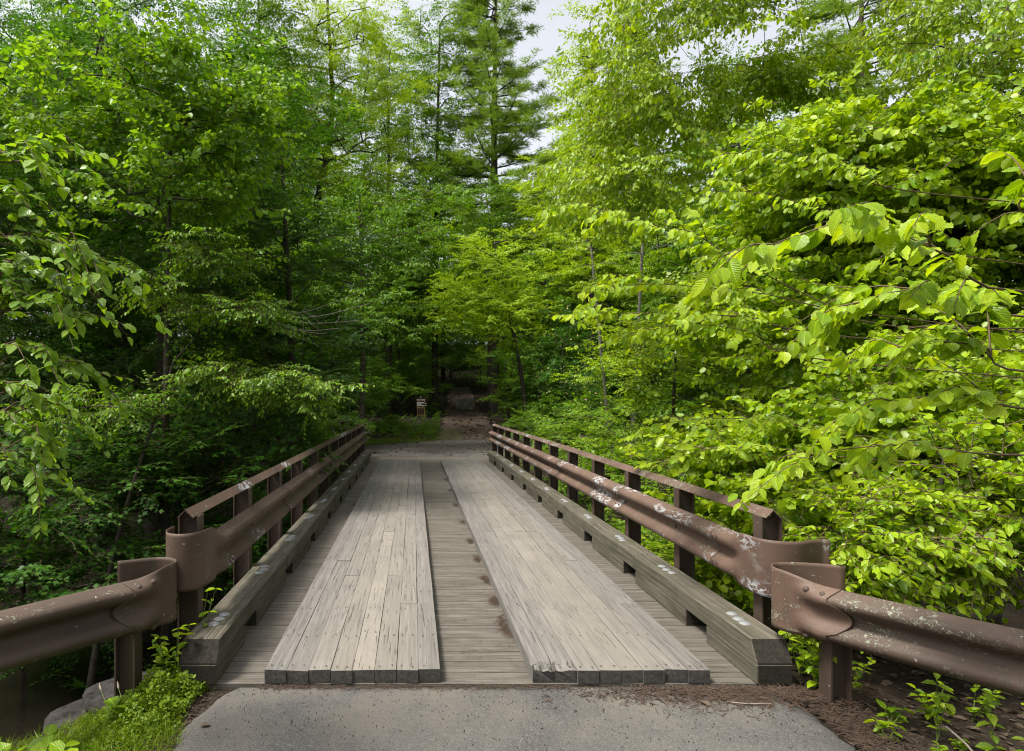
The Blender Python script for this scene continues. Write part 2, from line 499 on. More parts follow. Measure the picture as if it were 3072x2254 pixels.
LEAF = {
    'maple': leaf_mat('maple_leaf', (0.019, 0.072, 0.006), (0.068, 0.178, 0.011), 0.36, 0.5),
    'bass': leaf_mat('linden_leaf', (0.085, 0.190, 0.006), (0.180, 0.310, 0.012), 0.42, 0.45),
    'shrub': leaf_mat('shrub_leaf', (0.120, 0.240, 0.004), (0.345, 0.470, 0.010), 0.42, 0.40, spec=0.42),
    'elm': leaf_mat('elm_leaf', (0.160, 0.290, 0.004), (0.370, 0.490, 0.010), 0.45, 0.36, veins=True, spec=0.48),
    'elm_one': leaf_mat('elm_leaf_single', (0.160, 0.290, 0.004), (0.370, 0.490, 0.010), 0.45, 0.36, veins=True, by_object=True, spec=0.48),
    'shrub_one': leaf_mat('shrub_leaf_single', (0.120, 0.240, 0.004), (0.345, 0.470, 0.010), 0.42, 0.36, veins=True, by_object=True, spec=0.48),
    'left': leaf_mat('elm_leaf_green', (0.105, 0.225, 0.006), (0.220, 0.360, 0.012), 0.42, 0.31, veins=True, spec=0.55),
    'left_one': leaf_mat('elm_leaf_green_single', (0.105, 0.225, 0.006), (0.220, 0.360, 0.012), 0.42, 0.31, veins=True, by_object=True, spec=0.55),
    'ashl': leaf_mat('ash_leaf', (0.210, 0.340, 0.006), (0.340, 0.470, 0.012), 0.45, 0.5),
    'lind': leaf_mat('young_linden_leaf', (0.078, 0.195, 0.008), (0.215, 0.370, 0.014), 0.42, 0.42, spec=0.4),
    'yellow': leaf_mat('yellow_green_leaf', (0.170, 0.285, 0.008), (0.290, 0.410, 0.016), 0.42, 0.5),
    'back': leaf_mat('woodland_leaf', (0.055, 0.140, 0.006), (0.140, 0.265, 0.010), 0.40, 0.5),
    'pine': leaf_mat('pine_needle', (0.115, 0.215, 0.010), (0.220, 0.340, 0.016), 0.40, 0.6),
    'grass': leaf_mat('grass_blade', (0.090, 0.170, 0.006), (0.180, 0.250, 0.012), 0.35, 0.55),
    'cream': leaf_mat('cream_flower', (0.45, 0.36, 0.18), (0.60, 0.52, 0.30), 0.3, 0.6),
    'litter': leaf_mat('dead_leaf', (0.036, 0.024, 0.016), (0.115, 0.084, 0.062), 0.1, 0.8),
    'needle': leaf_mat('fallen_needle', (0.036, 0.023, 0.015), (0.078, 0.050, 0.034), 0.0, 0.85),
}

# ---------------------------------------------------------------- ground
def sstep(a, b, x):
    t = np.clip((x - a) / (b - a), 0, 1)
    return t * t * (3 - 2 * t)

def wob(x, y):
    return 0.5 * np.sin(x * 1.7 + 0.6 * y) * np.sin(y * 1.3 - 0.4 * x) + 0.3 * np.sin(x * 4.1 + 1.3) * np.sin(y * 3.7 + 0.5 * x)

def gz(x, y):
    x = np.asarray(x, float); y = np.asarray(y, float)
    left = np.clip(-1.25 - x, 0, None); right = np.clip(x - 2.2, 0, None)
    near = -0.035 - 0.16 * sstep(0.05, 0.9, left) - 0.25 * sstep(0.8, 4, left) - 0.10 * sstep(0, 1.2, right) - 0.25 * sstep(1.5, 7, right)
    edge = np.where(x < 0, 3.75 - 0.55 * np.clip(left, 0, 1.6), 4.3 + 0.10 * np.clip(right, 0, 5))
    a = sstep(edge, edge + 1.5, y)
    b = sstep(8.0, 17.2, y)
    floor = -2.25 + 0.12 * wob(x, y)
    far = -0.02 + np.where(y > 24.5, 0.09 * (np.minimum(y, 75) - 24.5), 0) + np.where(y > 37, 0.10 * (np.minimum(y, 75) - 37), 0) + 0.10 * wob(x * 0.5, y * 0.5) * sstep(25, 30, y)
    far = far + 0.10 * sstep(1.5, 6, np.abs(x - 1)) * sstep(18, 24, y)
    z = near * (1 - a) + a * (floor * (1 - b) + far * b)
    return np.minimum(z, 26) + 0.02 * wob(x * 2, y * 2) * sstep(0.3, 1, left + right)

def grid_sheet(name, mat, xs, ys, zf, kind='structure'):
    X, Y = np.meshgrid(xs, ys)
    V = np.stack([X, Y, zf(X, Y)], -1).reshape(-1, 3)
    nx, ny = len(xs), len(ys)
    i = np.arange(nx - 1)[None] + np.arange(ny - 1)[:, None] * nx
    q = np.stack([i, i + 1, i + nx + 1, i + nx], -1).reshape(-1, 4)
    return obj(name, make_mesh(name, V, [q], smooth=True), mat, kind=kind)

xs = np.concatenate([np.linspace(-90, -14, 30), np.linspace(-13.5, -3.2, 36), np.linspace(-3, 5, 76), np.linspace(5.2, 16, 36), np.linspace(17, 110, 34)])
ys = np.concatenate([np.linspace(-40, -1, 20), np.linspace(-0.8, 9.5, 90), np.linspace(9.7, 30, 60), np.linspace(30.4, 46, 40), np.linspace(48, 160, 32)])
grid_sheet('ground', M['floor'], xs, ys, gz)
wx = np.linspace(-40, 60, 60)
grid_sheet('creek', M['water'], wx, np.linspace(3.5, 9.5, 12), lambda X, Y: X * 0 - 2.12)

def strip(name, mat, y0, y1, ny, lf, rf, nx, lift, flat=None):
    ys_ = np.linspace(y0, y1, ny)
    V = []
    for yy in ys_:
        l, r = lf(yy), rf(yy)
        xx = np.linspace(l, r, nx)
        zz = gz(xx, np.full(nx, yy)) + lift if flat is None else np.full(nx, flat)
        if flat is not None:
            zz = zz - 0.035 * (np.abs(np.linspace(-1, 1, nx)) > 0.999)
        V.append(np.stack([xx, np.full(nx, yy), zz], -1))
    V = np.concatenate(V)
    i = np.arange(nx - 1)[None] + np.arange(ny - 1)[:, None] * nx
    q = np.stack([i, i + 1, i + nx + 1, i + nx], -1).reshape(-1, 4)
    return obj(name, make_mesh(name, V, [q], smooth=False), mat, kind='structure')

def jag(y, s, a):
    return a * (math.sin(y * 7.3 + s) + 0.6 * math.sin(y * 17.1 + 2 * s) + 0.4 * math.sin(y * 41.0 + 3 * s)) / 2
strip('asphalt_road', M['asphalt'], -30, 3.505, 500,
      lambda y: -1.16 + jag(y, 1, 0.035) + (0.25 * max(0, (y - 3.2)) ** 1 if y > 3.2 else 0),
      lambda y: 2.10 + jag(y, 4, 0.05) + 0.10 * max(0, min(1, 3.0 - y)) * -0.6, 40, 0, flat=0.0)
strip('gravel_road', M['gravel'], 17.35, 25.6, 60,
      lambda y: -2.0 + 0.9 * max(0, y - 21.0) + jag(y, 2, 0.3), lambda y: 3.4 + 1.1 * max(0, y - 18.0) ** 1.0 + jag(y, 5, 0.2), 24, 0.02)
strip('dirt_path', M['dirt'], 24.6, 44, 60,
      lambda y: 1.0 + 0.085 * (y - 25) + jag(y * 0.5, 2, 0.2), lambda y: 3.6 + 0.02 * (y - 25) + jag(y * 0.5, 5, 0.2), 12, 0.03)

# ---------------------------------------------------------------- bridge
BY0, BY1 = 3.53, 17.3
CL, CR = -1.137, 1.975           # inner faces of the kerb timbers
CW = 0.21
bridge = thing('wooden_bridge', 'weathered timber bridge deck with two raised plank wheel tracks', 'bridge', (0.42, BY0, 0))
def on_bridge(p):
    return (p[0] - 0.42, p[1] - BY0, p[2])

# cross decking
pitch = 0.0765
dvar = [box_mesh('deck_plank', CR - CL + 2 * CW + 0.04, pitch - 0.004, 0.09, 0.003, jitter=0.0006) for _ in range(4)]
nd = int((BY1 - BY0) / pitch)
for i in range(nd):
    o = obj('deck_plank', dvar[i % 4], M['deck'], bridge,
            on_bridge((0.42 + random.uniform(-.008, .008), BY0 + 0.02 + (i + .5) * pitch, -0.045 + random.uniform(-.0025, .0015))))
# longitudinal wheel-track planks
def tread_plank(w, l, broken=False):
    bm = bmesh.new()
    nseg = max(2, int(l / 0.5))
    ys_ = [-l / 2 + l * k / nseg for k in range(nseg + 1)]
    if broken:
        ys_ = [-l / 2, -l / 2 + .045, -l / 2 + .09, -l / 2 + .13] + ys_[1:]
    rings = []
    nx = 7 if broken else 2
    for j, yv in enumerate(ys_):
        e = 0.0015
        row = []
        for k in range(nx):
            xx = -w / 2 + w * k / (nx - 1)
            zz = 0.076 + random.uniform(-e, e)
            if broken and 1 <= j <= 2:
                zz -= random.choice((0, 0.006, 0.022, 0.034)) * (1.0 if j == 1 else 0.8)
            if broken and j == 0:
                zz -= random.choice((0.0, 0.004, 0.01))
            row.append((xx + random.uniform(-e, e), yv + (random.uniform(-.006, .006) if j in (0, len(ys_) - 1) else 0), zz))
        rings.append(row)
    vs = []
    for row in rings:
        top = [bm.verts.new(p) for p in row]
        bot = [bm.verts.new((row[-1][0], row[-1][1], 0.0)), bm.verts.new((row[0][0], row[0][1], 0.0))]
        vs.append(top + bot)
    n_ = len(vs[0])
    for a, b in zip(vs, vs[1:]):
        for k in range(n_):
            bm.faces.new((a[k], a[(k + 1) % n_], b[(k + 1) % n_], b[k]))
    bm.faces.new(vs[0][::-1]); bm.faces.new(vs[-1])
    if not broken:
        bmesh.ops.bevel(bm, geom=[e for e in bm.edges if len(e.link_faces) == 2 and e.calc_face_angle(0) > 0.9 and e.verts[0].co.z > 0.05 and e.verts[1].co.z > 0.05], offset=0.003, segments=1, affect='EDGES')
    return bm_mesh('tread_plank', bm)

for x0, x1, side in ((-0.865, 0.155, 0), (0.69, 1.715, 1)):
    npl = 8
    pw = (x1 - x0) / npl
    for c in range(npl):
        y = BY0 + 0.015 + random.uniform(0, 0.012)
        first = True
        mid = 1 - abs((c + .5) / npl - (0.56 if side == 0 else 0.52)) * 2.2
        while y < 15.55:
            l = random.choice((1.15, 1.9, 2.4, 3.1, 3.7)) if first else random.choice((2.4, 3.0, 3.6, 4.2))
            if y + l > 14.6:
                l = 15.75 + random.uniform(-.02, .02) - y
            broken = first and side == 1 and c in (0, 1)
            o = obj('tread_plank', tread_plank(pw - 0.0032, l - 0.004, broken), M['tread'], bridge,
                    on_bridge((x0 + (c + .5) * pw, y + l / 2, 0.0 + random.uniform(0.001, 0.006))), rot=(0, 0, random.uniform(-.0006, .0006)))
            o.color = (max(0.0, min(1.0, mid * random.uniform(0.72, 0.85))), 0, 0, 1)
            y += l
            first = False

# nail heads along the wheel-track boards, two every half metre
def nails():
    V, Q = [], []
    r = 0.0062
    a_ = np.arange(6) * np.pi / 3
    for x0, x1 in ((-0.865, 0.155), (0.69, 1.715)):
        pw = (x1 - x0) / 8
        for c in range(8):
            y = BY0 + .07
            while y < 15.6:
                for dx in (-.034, .034):
                    if random.random() < .86:
                        cx = x0 + (c + .5) * pw + dx + random.uniform(-.006, .006) - .42; cy = y + random.uniform(-.02, .02) - BY0
                        i = len(V)
                        V += [(cx + r * math.cos(t), cy + r * math.sin(t), .0845) for t in a_]
                        Q.append([i + k for k in range(6)])
                y += .5 + random.uniform(-.05, .05)
    obj('nail_heads', make_mesh('nail_heads', np.array(V), [np.array(Q)]), M['steel_dark'], bridge, kind='stuff')
nails()

# bolts
def bolt_mesh(r=0.036, h=0.011, n=12):
    bm = bmesh.new()
    a = [bm.verts.new((r * math.cos(2 * math.pi * k / n), r * math.sin(2 * math.pi * k / n), 0)) for k in range(n)]
    b = [bm.verts.new((0.72 * r * math.cos(2 * math.pi * k / n), 0.72 * r * math.sin(2 * math.pi * k / n), h * .75)) for k in range(n)]
    t = bm.verts.new((0, 0, h))
    for k in range(n):
        bm.faces.new((a[k], a[(k + 1) % n], b[(k + 1) % n], b[k]))
        bm.faces.new((b[k], b[(k + 1) % n], t))
    return bm_mesh('bolt', bm, True)
BOLT = bolt_mesh()
BOLT_S = bolt_mesh(0.017, 0.010, 10)

# kerb timbers with blocks below
def kerb(xi, s):
    """xi inner face, s = -1 left, 1 right"""
    xc = xi + s * CW / 2
    joints = [BY0, 5.52, 9.9, 14.2, 16.45]
    for j in range(4):
        a, b = joints[j] + (0 if j == 0 else 0.004), joints[j + 1]
        bm = bmesh.new()
        w2 = CW / 2
        ca = 0.075 if j == 0 else 0.0
        pts = [(a, 0.120), (b, 0.120), (b, 0.245), (a + ca, 0.245)]
        L_ = [bm.verts.new((-w2, p[0] - a, p[1])) for p in pts]
        R_ = [bm.verts.new((w2, p[0] - a, p[1])) for p in pts]
        for k in range(4):
            bm.faces.new((L_[k], L_[(k + 1) % 4], R_[(k + 1) % 4], R_[k]))
        bm.faces.new(L_[::-1]); bm.faces.new(R_)
        bmesh.ops.recalc_face_normals(bm, faces=bm.faces)
        bmesh.ops.bevel(bm, geom=list(bm.edges), offset=0.006, segments=1, affect='EDGES')
        tb = obj('kerb_timber', bm_mesh('kerb_timber', bm), M['curb'], bridge, on_bridge((xc + random.uniform(-.003, .003), a, 0)))
        yb = 3.83
        while yb < 16.2:
            for q in range(3):
                yy = yb + q * 0.088 + random.uniform(-.01, .01)
                if a + 0.05 < yy < b - 0.05:
                    obj('bolt', BOLT, M['zinc'], tb, (random.uniform(-.012, .012) + (q - 1) * 0.006, yy - a, 0.244))
            yb += 1.13
    y = BY0
    k = 0
    while y < 16.3:
        l = 0.62 if k == 0 else 1.02
        l = min(l, 16.42 - y)
        me = box_mesh('kerb_block', CW - 0.006, l, 0.116, 0.005)
        obj('kerb_block', me, M['curb'], bridge, on_bridge((xc, y + l / 2, 0.0595)))
        y += l + 0.31
        k += 1
kerb(CL, -1)
kerb(CR, 1)
# end sills, girders, abutments
for yv in (BY0 - 0.055, ):
    obj('end_sill', box_mesh('end_sill', 3.56, 0.14, 0.16, 0.008), M['sill'], bridge, on_bridge((0.42, yv + 0.062, -0.180)))
for gx in (-0.95, 0.42, 1.79):
    prof = [(-.12, -.10), (.12, -.10), (.12, -.12), (.012, -.12), (.012, -.56), (.12, -.56), (.12, -.58), (-.12, -.58), (-.12, -.56), (-.012, -.56), (-.012, -.12), (-.12, -.12)]
    obj('girder', extrude_profile('girder', prof, 0.05, BY1 - BY0 - 0.02), M['steel_dark'], bridge, (gx - 0.42, 0, 0))
for ya, yb in ((2.6, 3.46), (17.36, 18.2)):
    obj('abutment', box_mesh('abutment', 3.9, yb - ya, 2.6, 0.02), M['concrete'], bridge, on_bridge((0.42, (ya + yb) / 2, -1.36)))

# ---------------------------------------------------------------- railings
WP = [(-.156, .0), (-.150, .012), (-.128, .060), (-.112, .078), (-.092, .083), (-.070, .076), (-.048, .048), (-.022, .012), (0, .004),
      (.022, .012), (.048, .048), (.070, .076), (.092, .083), (.112, .078), (.128, .060), (.150, .012), (.156, .0)]
def sheet_sweep(name, path, side, blend, zc, width, th=0.006, tongue=0.0):
    """guard rail sheet: plan path [(x, y)], its W-profile bulges towards `side` (left normal * side);
    blend 1 = corrugated, 0 = flat plate; width = half-height factor; tongue = how far the middle reaches past the crests at the end"""
    path = np.asarray(path, float)
    t = np.gradient(path, axis=0); t /= np.linalg.norm(t, axis=1, keepdims=True)
    nrm = np.stack([-t[:, 1], t[:, 0]], -1) * side
    prof = np.array(WP)
    m, k = len(path), len(prof)
    blend = np.broadcast_to(np.asarray(blend, float), (m,)); width = np.broadcast_to(np.asarray(width, float), (m,))
    zc = np.broadcast_to(np.asarray(zc, float), (m,))
    s = np.concatenate(([0], np.cumsum(np.linalg.norm(np.diff(path, axis=0), axis=1))))
    a = np.abs(prof[:, 0]) / .156
    end = s[-1] - tongue * np.where(a < .62, (a / .62) ** 2.4, 1 - .45 * (a - .62) / .38)
    S = s[:, None] * (end / s[-1])[None]
    at = lambda v: np.interp(S, s, v)
    bl, wd, zz = at(blend), at(width), at(zc)
    if tongue:
        bl = np.minimum(bl, np.where(a < .36, .30, 1.0)[None])
    px, py, nx_, ny_ = at(path[:, 0]), at(path[:, 1]), at(nrm[:, 0]), at(nrm[:, 1])
    flatz = np.linspace(-.156, .156, k)
    out = []
    for off in (0.0, -th):
        d = prof[None, :, 1] * bl + 0.045 * (1 - bl) + off
        z = zz + (prof[None, :, 0] * bl + flatz[None] * (1 - bl)) * wd
        out.append(np.stack([px + nx_ * d, py + ny_ * d, z], -1))
    V = np.concatenate([o.reshape(-1, 3) for o in out])
    nv = m * k
    i = np.arange(m - 1)[:, None] * k + np.arange(k - 1)[None]
    q = np.stack([i, i + 1, i + k + 1, i + k], -1).reshape(-1, 4)
    rim = []
    for a in range(m - 1):
        rim.append((a * k, a * k + k, nv + a * k + k, nv + a * k))
        rim.append((a * k + k - 1, nv + a * k + k - 1, nv + (a + 1) * k + k - 1, (a + 1) * k + k - 1))
    for b in range(k - 1):
        rim.append((b, nv + b, nv + b + 1, b + 1))
        e = (m - 1) * k
        rim.append((e + b, e + b + 1, nv + e + b + 1, nv + e + b))
    me = make_mesh(name, V, [np.concatenate([q, q[:, ::-1] + nv, np.array(rim)])], smooth=True)
    return me

def flip_normals(me):
    bm = bmesh.new(); bm.from_mesh(me)
    bmesh.ops.recalc_face_normals(bm, faces=bm.faces)
    bm.to_mesh(me); bm.free()
    return me

POSTP = []
def i_post(h0, h1, fw=0.10, dp=0.13, tk=0.009):
    """I-section, flanges parallel to the road (planes of constant x)"""
    p = [(-dp / 2, -fw / 2), (-dp / 2 + tk, -fw / 2), (-dp / 2 + tk, -tk / 2), (dp / 2 - tk, -tk / 2), (dp / 2 - tk, -fw / 2), (dp / 2, -fw / 2),
         (dp / 2, fw / 2), (dp / 2 - tk, fw / 2), (dp / 2 - tk, tk / 2), (-dp / 2 + tk, tk / 2), (-dp / 2 + tk, fw / 2), (-dp / 2, fw / 2)]
    bm = bmesh.new()
    a = [bm.verts.new((x, y, h0)) for x, y in p]
    b = [bm.verts.new((x, y, h1)) for x, y in p]
    for i in range(12):
        bm.faces.new((a[i], a[(i + 1) % 12], b[(i + 1) % 12], b[i]))
    bm.faces.new(a[::-1]); bm.faces.new(b)
    return bm_mesh('railing_post', bm)

ZB = 0.585                        # height of the middle of the beam
def railing(side, label, beam_mat):
    xin = -1.375 if side < 0 else 2.205      # road face of the posts
    xc = xin + side * 0.065
    y0 = 3.96 if side < 0 else 3.93
    t = thing('bridge_railing', label, 'railing', (xc, y0, 0))
    L = lambda p: (p[0] - xc, p[1] - y0, p[2])
    pm = i_post(-0.55, 0.900)
    ys_ = [y0 + 1.21 * k for k in range(12)]
    for k, yy in enumerate(ys_):
        obj('railing_post', pm, M['post'], t, L((xc, yy, 0)), rot=(random.uniform(-.006, .006), random.uniform(-.006, .006), 0))
    # cap rail: inverted angle
    cp = [(-.050, .897), (0, .949), (.050, .897), (.046, .893), (0, .941), (-.046, .893)]
    cuts = [y0 - 0.06, y0 + (0.22 if side > 0 else 4.2), y0 + 4.35, y0 + 9.0, ys_[-1] + 0.08]
    if side < 0:
        cuts = [y0 - 0.09, y0 + 4.35, y0 + 9.0, ys_[-1] + 0.08]
    for a, b in zip(cuts, cuts[1:]):
        me = extrude_profile('cap_rail', cp, a - y0, b - y0 - 0.006)
        obj('cap_rail', me, M['cap_peel'] if side > 0 else beam_mat, t, (0, 0, random.uniform(-.004, .004)))
    # beams: lapped lengths
    ends = [y0 + 0.34, 6.55, 9.2, 11.85, 14.5, ys_[-1] + 0.12]
    for j, (a, b) in enumerate(zip(ends, ends[1:])):
        dx = 0.0045 * (j % 2)
        yy = np.linspace(a - (0.16 if j else 0), b, 12)
        pth = np.stack([np.full(12, xin - side * (0.001 + dx) - xc), yy - y0], -1)
        me = sheet_sweep('guard_beam', pth, 1 if side > 0 else -1, 1.0, ZB, 1.0, 0.0035)
        bmo = obj('guard_beam', flip_normals(me), beam_mat, t)
        for yp in ys_:
            if a < yp < b:
                obj('bolt', BOLT_S, M['zinc'] if side > 0 else M['post'], bmo, (xin - side * 0.010 - xc, yp - y0 + 0.0, ZB), rot=(0, -side * R(90), 0))
        if j:
            for dy in (-.12, -.03):
                for dz in (.05, .12, -.05, -.12):
                    obj('bolt', BOLT_S, M['post'], bmo, (xin - side * (0.056) - xc, a + dy - y0 , ZB + dz), rot=(0, -side * R(90), 0))
    # rolled end piece at the near end
    if side < 0:
        bx = xin + 0.001
        pts = [(bx, y0 + 0.46), (bx, y0 + 0.33), (bx + .002, y0 + 0.12), (bx + .006, y0 - 0.02), (bx - .004, y0 - .09), (bx - .035, y0 - .135),
               (bx - .075, y0 - .145), (bx - .115, y0 - .13), (bx - .145, y0 - .09), (bx - .155, y0 - .03), (bx - .150, y0 + .04)]
    else:
        bx = xin - 0.001
        pts = [(bx, y0 + 0.46), (bx, y0 + 0.33), (bx - .002, y0 + 0.12), (bx - .004, y0 - 0.02), (bx + .02, y0 - .09), (bx + .075, y0 - .125),
               (bx + .15, y0 - .13), (bx + .22, y0 - .105), (bx + .29, y0 - .08), (bx + .35, y0 - .07), (bx + .40, y0 - .09)]
    p = smooth_path(pts, 44)
    s = np.concatenate(([0], np.cumsum(np.linalg.norm(np.diff(p, axis=0), axis=1))))
    bl = 1 - sstep(0.14, 0.36, s)
    wd = 1.0 + 0.14 * sstep(0.14, 0.44, s)
    zz = ZB + (0.055 if side < 0 else 0.012) * sstep(0.14, 0.5, s)
    lp = p - np.array([[xc, y0]])
    # shift so that the shoe lies over the beam
    me = sheet_sweep('end_shoe', lp, -1 if side > 0 else 1, bl, zz, wd, 0.0045)
    sh = obj('end_shoe', flip_normals(me), M['beam_chip'], t, (-side * 0.005, 0, 0))
    for dz in (.09, -.09):
        for dy in (.42, .36):
            obj('bolt', BOLT_S, M['zinc'], sh, (xin - side * 0.078 - xc, dy, ZB + dz + .012), rot=(0, -side * R(70), 0))
    return t
railing(-1, 'brown steel bridge railing on the left side of the deck', M['beam_plain'])
railing(1, 'brown steel bridge railing with peeling white patches, right side of deck', M['beam_peel'])

def approach(side, label, mat):
    """guard rail in front of the bridge, flaring away from the road towards the camera"""
    if side < 0:
        ctl = [(-1.50, 3.63), (-1.56, 3.50), (-1.70, 3.34), (-1.90, 3.09), (-2.20, 2.72), (-2.75, 2.15), (-3.6, 1.4)]
        px, py = -1.70, 3.42
        base = (-1.7, 3.4)
        zc, roll = 0.475, [(-1.50, 3.63), (-1.475, 3.685), (-1.50, 3.735), (-1.56, 3.755), (-1.62, 3.74), (-1.70, 3.70), (-1.77, 3.665)]
    else:
        ctl = [(2.17, 3.54), (2.22, 3.43), (2.36, 3.22), (2.50, 3.02), (2.74, 2.70), (3.15, 2.2), (3.8, 1.5)]
        px, py = 2.42, 3.33
        base = (2.42, 3.33)
        zc, roll = 0.47, [(2.17, 3.54), (2.155, 3.59), (2.18, 3.645), (2.24, 3.66), (2.34, 3.65), (2.44, 3.62), (2.53, 3.58)]
    t = thing('approach_guardrail', label, 'guardrail', (base[0], base[1], float(gz(base[0], base[1]))))
    bz = float(gz(base[0], base[1]))
    sgn = 1 if side < 0 else -1
    p = smooth_path(ctl, 90)
    p = p[np.argmin(np.abs(p[:, 1] - (3.50 if side < 0 else 3.385))):]
    me = sheet_sweep('guard_beam', p - np.array([base]), sgn, 1.0, zc - bz, 0.96, 0.0035)
    bo = obj('guard_beam', flip_normals(me), mat, t)
    # flattened and curled end section
    full = np.vstack([np.array(roll)[::-1], smooth_path(ctl, 60)[1:22]])
    q = smooth_path(full[:, :2], 80)
    q = q[: np.argmin(np.abs(q[:, 1] - (3.375 if side < 0 else 3.25)) + 10 * (np.arange(80) < 45)) + 1]
    s = np.concatenate(([0], np.cumsum(np.linalg.norm(np.diff(q, axis=0), axis=1))))
    tot = s[-1]
    bl = sstep(tot - 0.30, tot - 0.13, s)
    wd = 0.975 + 0.15 * (1 - sstep(tot - 0.38, tot - 0.13, s))
    # the tongue over the valley
    me = sheet_sweep('end_shoe', q - np.array([base]), sgn, bl, zc - bz + 0.02 * (1 - bl), wd, 0.0045, tongue=.115)
    V = np.array([v.co[:] for v in me.vertices])
    sh = obj('end_shoe', flip_normals(me), M['beam_grime'] if side < 0 else M['beam_peel2'], t)
    # push shoe just proud of the beam
    tdir = q[-1] - q[-6]; tdir /= np.linalg.norm(tdir)
    nv = np.array([-tdir[1], tdir[0]]) * sgn * 0.006
    sh.location = (nv[0], nv[1], 0)
    for k, (ds, dz) in enumerate(((-0.13, .118), (-0.21, .128), (-0.13, -.118), (-0.21, -.128))):
        i = np.argmin(np.abs(s - (tot + ds)))
        tt = q[min(i + 1, len(q) - 1)] - q[i - 1]; tt /= np.linalg.norm(tt)
        nn = np.array([-tt[1], tt[0]]) * sgn
        b2 = q[i] + nn * 0.058 - np.array(base)
        d = Vector((nn[0], nn[1], 0.75 if dz > 0 else -0.75)).normalized()
        obj('bolt', BOLT_S, M['zinc'], sh, (b2[0], b2[1], zc - bz + dz * 1.02), rot=d.to_track_quat('Z', 'Y').to_euler())
    pm = i_post(-0.5, zc - bz + 0.10, 0.10, 0.115)
    ang = math.atan2(p[6][1] - p[0][1], p[6][0] - p[0][0])
    pd = p[min(8, len(p) - 1)] - np.array(base)
    tt = p[10] - p[2]; tt /= np.linalg.norm(tt); nn = np.array([-tt[1], tt[0]]) * sgn
    loc = p[3] - np.array(base) - nn * 0.066
    obj('railing_post', pm, M['post'], t, (loc[0], loc[1], 0))
    loc = p[60] - np.array(base) - nn * 0.066
    obj('railing_post', pm, M['post'], t, (loc[0], loc[1], 0), rot=(0, 0, math.atan2(nn[1], nn[0])))
M['beam_peel2'] = painted_steel('brown_chipped_steel', (0.112, 0.070, 0.051), 0.0, 0.25, 0.5)
approach(-1, 'rust brown guardrail in the lower left corner, flaring away from the bridge', M['beam_grime'])
approach(1, 'lichen-spotted brown guardrail in the lower right corner before the bridge', M['beam_lichen'])

# ---------------------------------------------------------------- foliage machinery
def unit(v):
    return v / (np.linalg.norm(v, axis=-1, keepdims=True) + 1e-9)

TPL = {}
def tpl(name, pts, faces, uv=None):
    TPL[name] = (np.array(pts, float), [np.array(f) for f in faces], None if uv is None else np.array(uv, float))
tpl('far', [(0, 0, 0), (.45, .32, .06), (1, 0, -.10), (.45, -.32, .06)], [[(0, 2, 1), (0, 3, 2)]])
tpl('mid', [(0, 0, 0), (.28, .27, .05), (.66, .25, .03), (1, 0, -.14), (.66, -.25, .03), (.28, -.27, .05)],
    [[(0, 3, 2, 1), (0, 5, 4, 3)]], [(0, .5), (.28, .9), (.66, .9), (1, .5), (.66, .1), (.28, .1)])
tpl('round', [(0, 0, 0), (.22, .33, .06), (.68, .36, .04), (1, 0, -.10), (.68, -.36, .04), (.22, -.33, .06)],
    [[(0, 3, 2, 1), (0, 5, 4, 3)]], [(0, .5), (.22, .95), (.68, .95), (1, .5), (.68, .05), (.22, .05)])
tpl('maple', [(0, 0, 0), (.22, .33, .03), (.58, .50, -.04), (.60, .17, .03), (1, 0, -.14), (.60, -.17, .03), (.58, -.50, -.04), (.22, -.33, .03)],
    [[(0, 3, 2, 1), (0, 5, 4, 3), (0, 7, 6, 5)]])
def tuft():
    pts, f = [], []
    r = random.Random(3)
    for k in range(3):
        a = 2 * math.pi * k / 3 + r.uniform(-.3, .3)
        d = Vector((0.8, 0.75 * math.cos(a), 0.75 * math.sin(a))).normalized()
        s = d.cross(Vector((1, 0, 0))).normalized() * 0.085
        i = len(pts)
        pts += [tuple(s), tuple(-s), tuple(d)]
        f.append((i, i + 1, i + 2))
    tpl('tuft', pts, [f])
tuft()
def near_leaf():
    n = 8
    pts, uv, f = [], [], []
    for k in range(n + 1):
        t = k / n
        w = 0.36 * math.sin(math.pi * min(1, t ** 0.85)) ** 0.72 * (1 - 0.22 * t)
        if k == n: w = 0.0
        z = -0.16 * t * t
        fold = 0.20
        pl = 0.018 * (1 if k % 2 else -1)
        saw = 1.06 if k % 2 else 0.95
        pts.append((t, 0, z)); uv.append((t, .5))
        sh = 0.07
        pts.append((min(1, t + sh * (w / .36)), w * saw, z + fold * w + pl)); uv.append((t, .5 + w * 1.3))
        pts.append((min(1, t + sh * (w / .36)), -w * saw, z + fold * w + pl)); uv.append((t, .5 - w * 1.3))
    for k in range(n):
        a, b = 3 * k, 3 * k + 3
        f.append((a, b, b + 1, a + 1)); f.append((a, a + 2, b + 2, b))
    tpl('near', pts, [f], uv)
near_leaf()
tpl('blade', [(0, .03, 0), (0, -.03, 0), (.5, -.022, .10), (.5, .022, .10), (1, 0, -.05)], [[(0, 1, 2), (0, 2, 3), (3, 2, 4)]])
tpl('flower', [(0, 0, 0), (.6, .4, .25), (1, 0, 0), (.6, -.4, .25), (.5, 0, .6)], [[(0, 1, 2), (0, 2, 3), (0, 1, 4), (0, 4, 3)]])

def frames(pos, ax, nm, sz, tone=None):
    n = len(pos)
    ax = unit(ax)
    nm = nm - ax * np.sum(nm * ax, -1, keepdims=True)
    return dict(pos=pos, ax=ax, nm=unit(nm), sz=np.broadcast_to(sz, (n,)).astype(float).copy(), tone=rng.random(n) if tone is None else tone)

def cat(fs):
    fs = [f for f in fs if len(f['pos'])]
    return {k: np.concatenate([f[k] for f in fs]) for k in fs[0]}

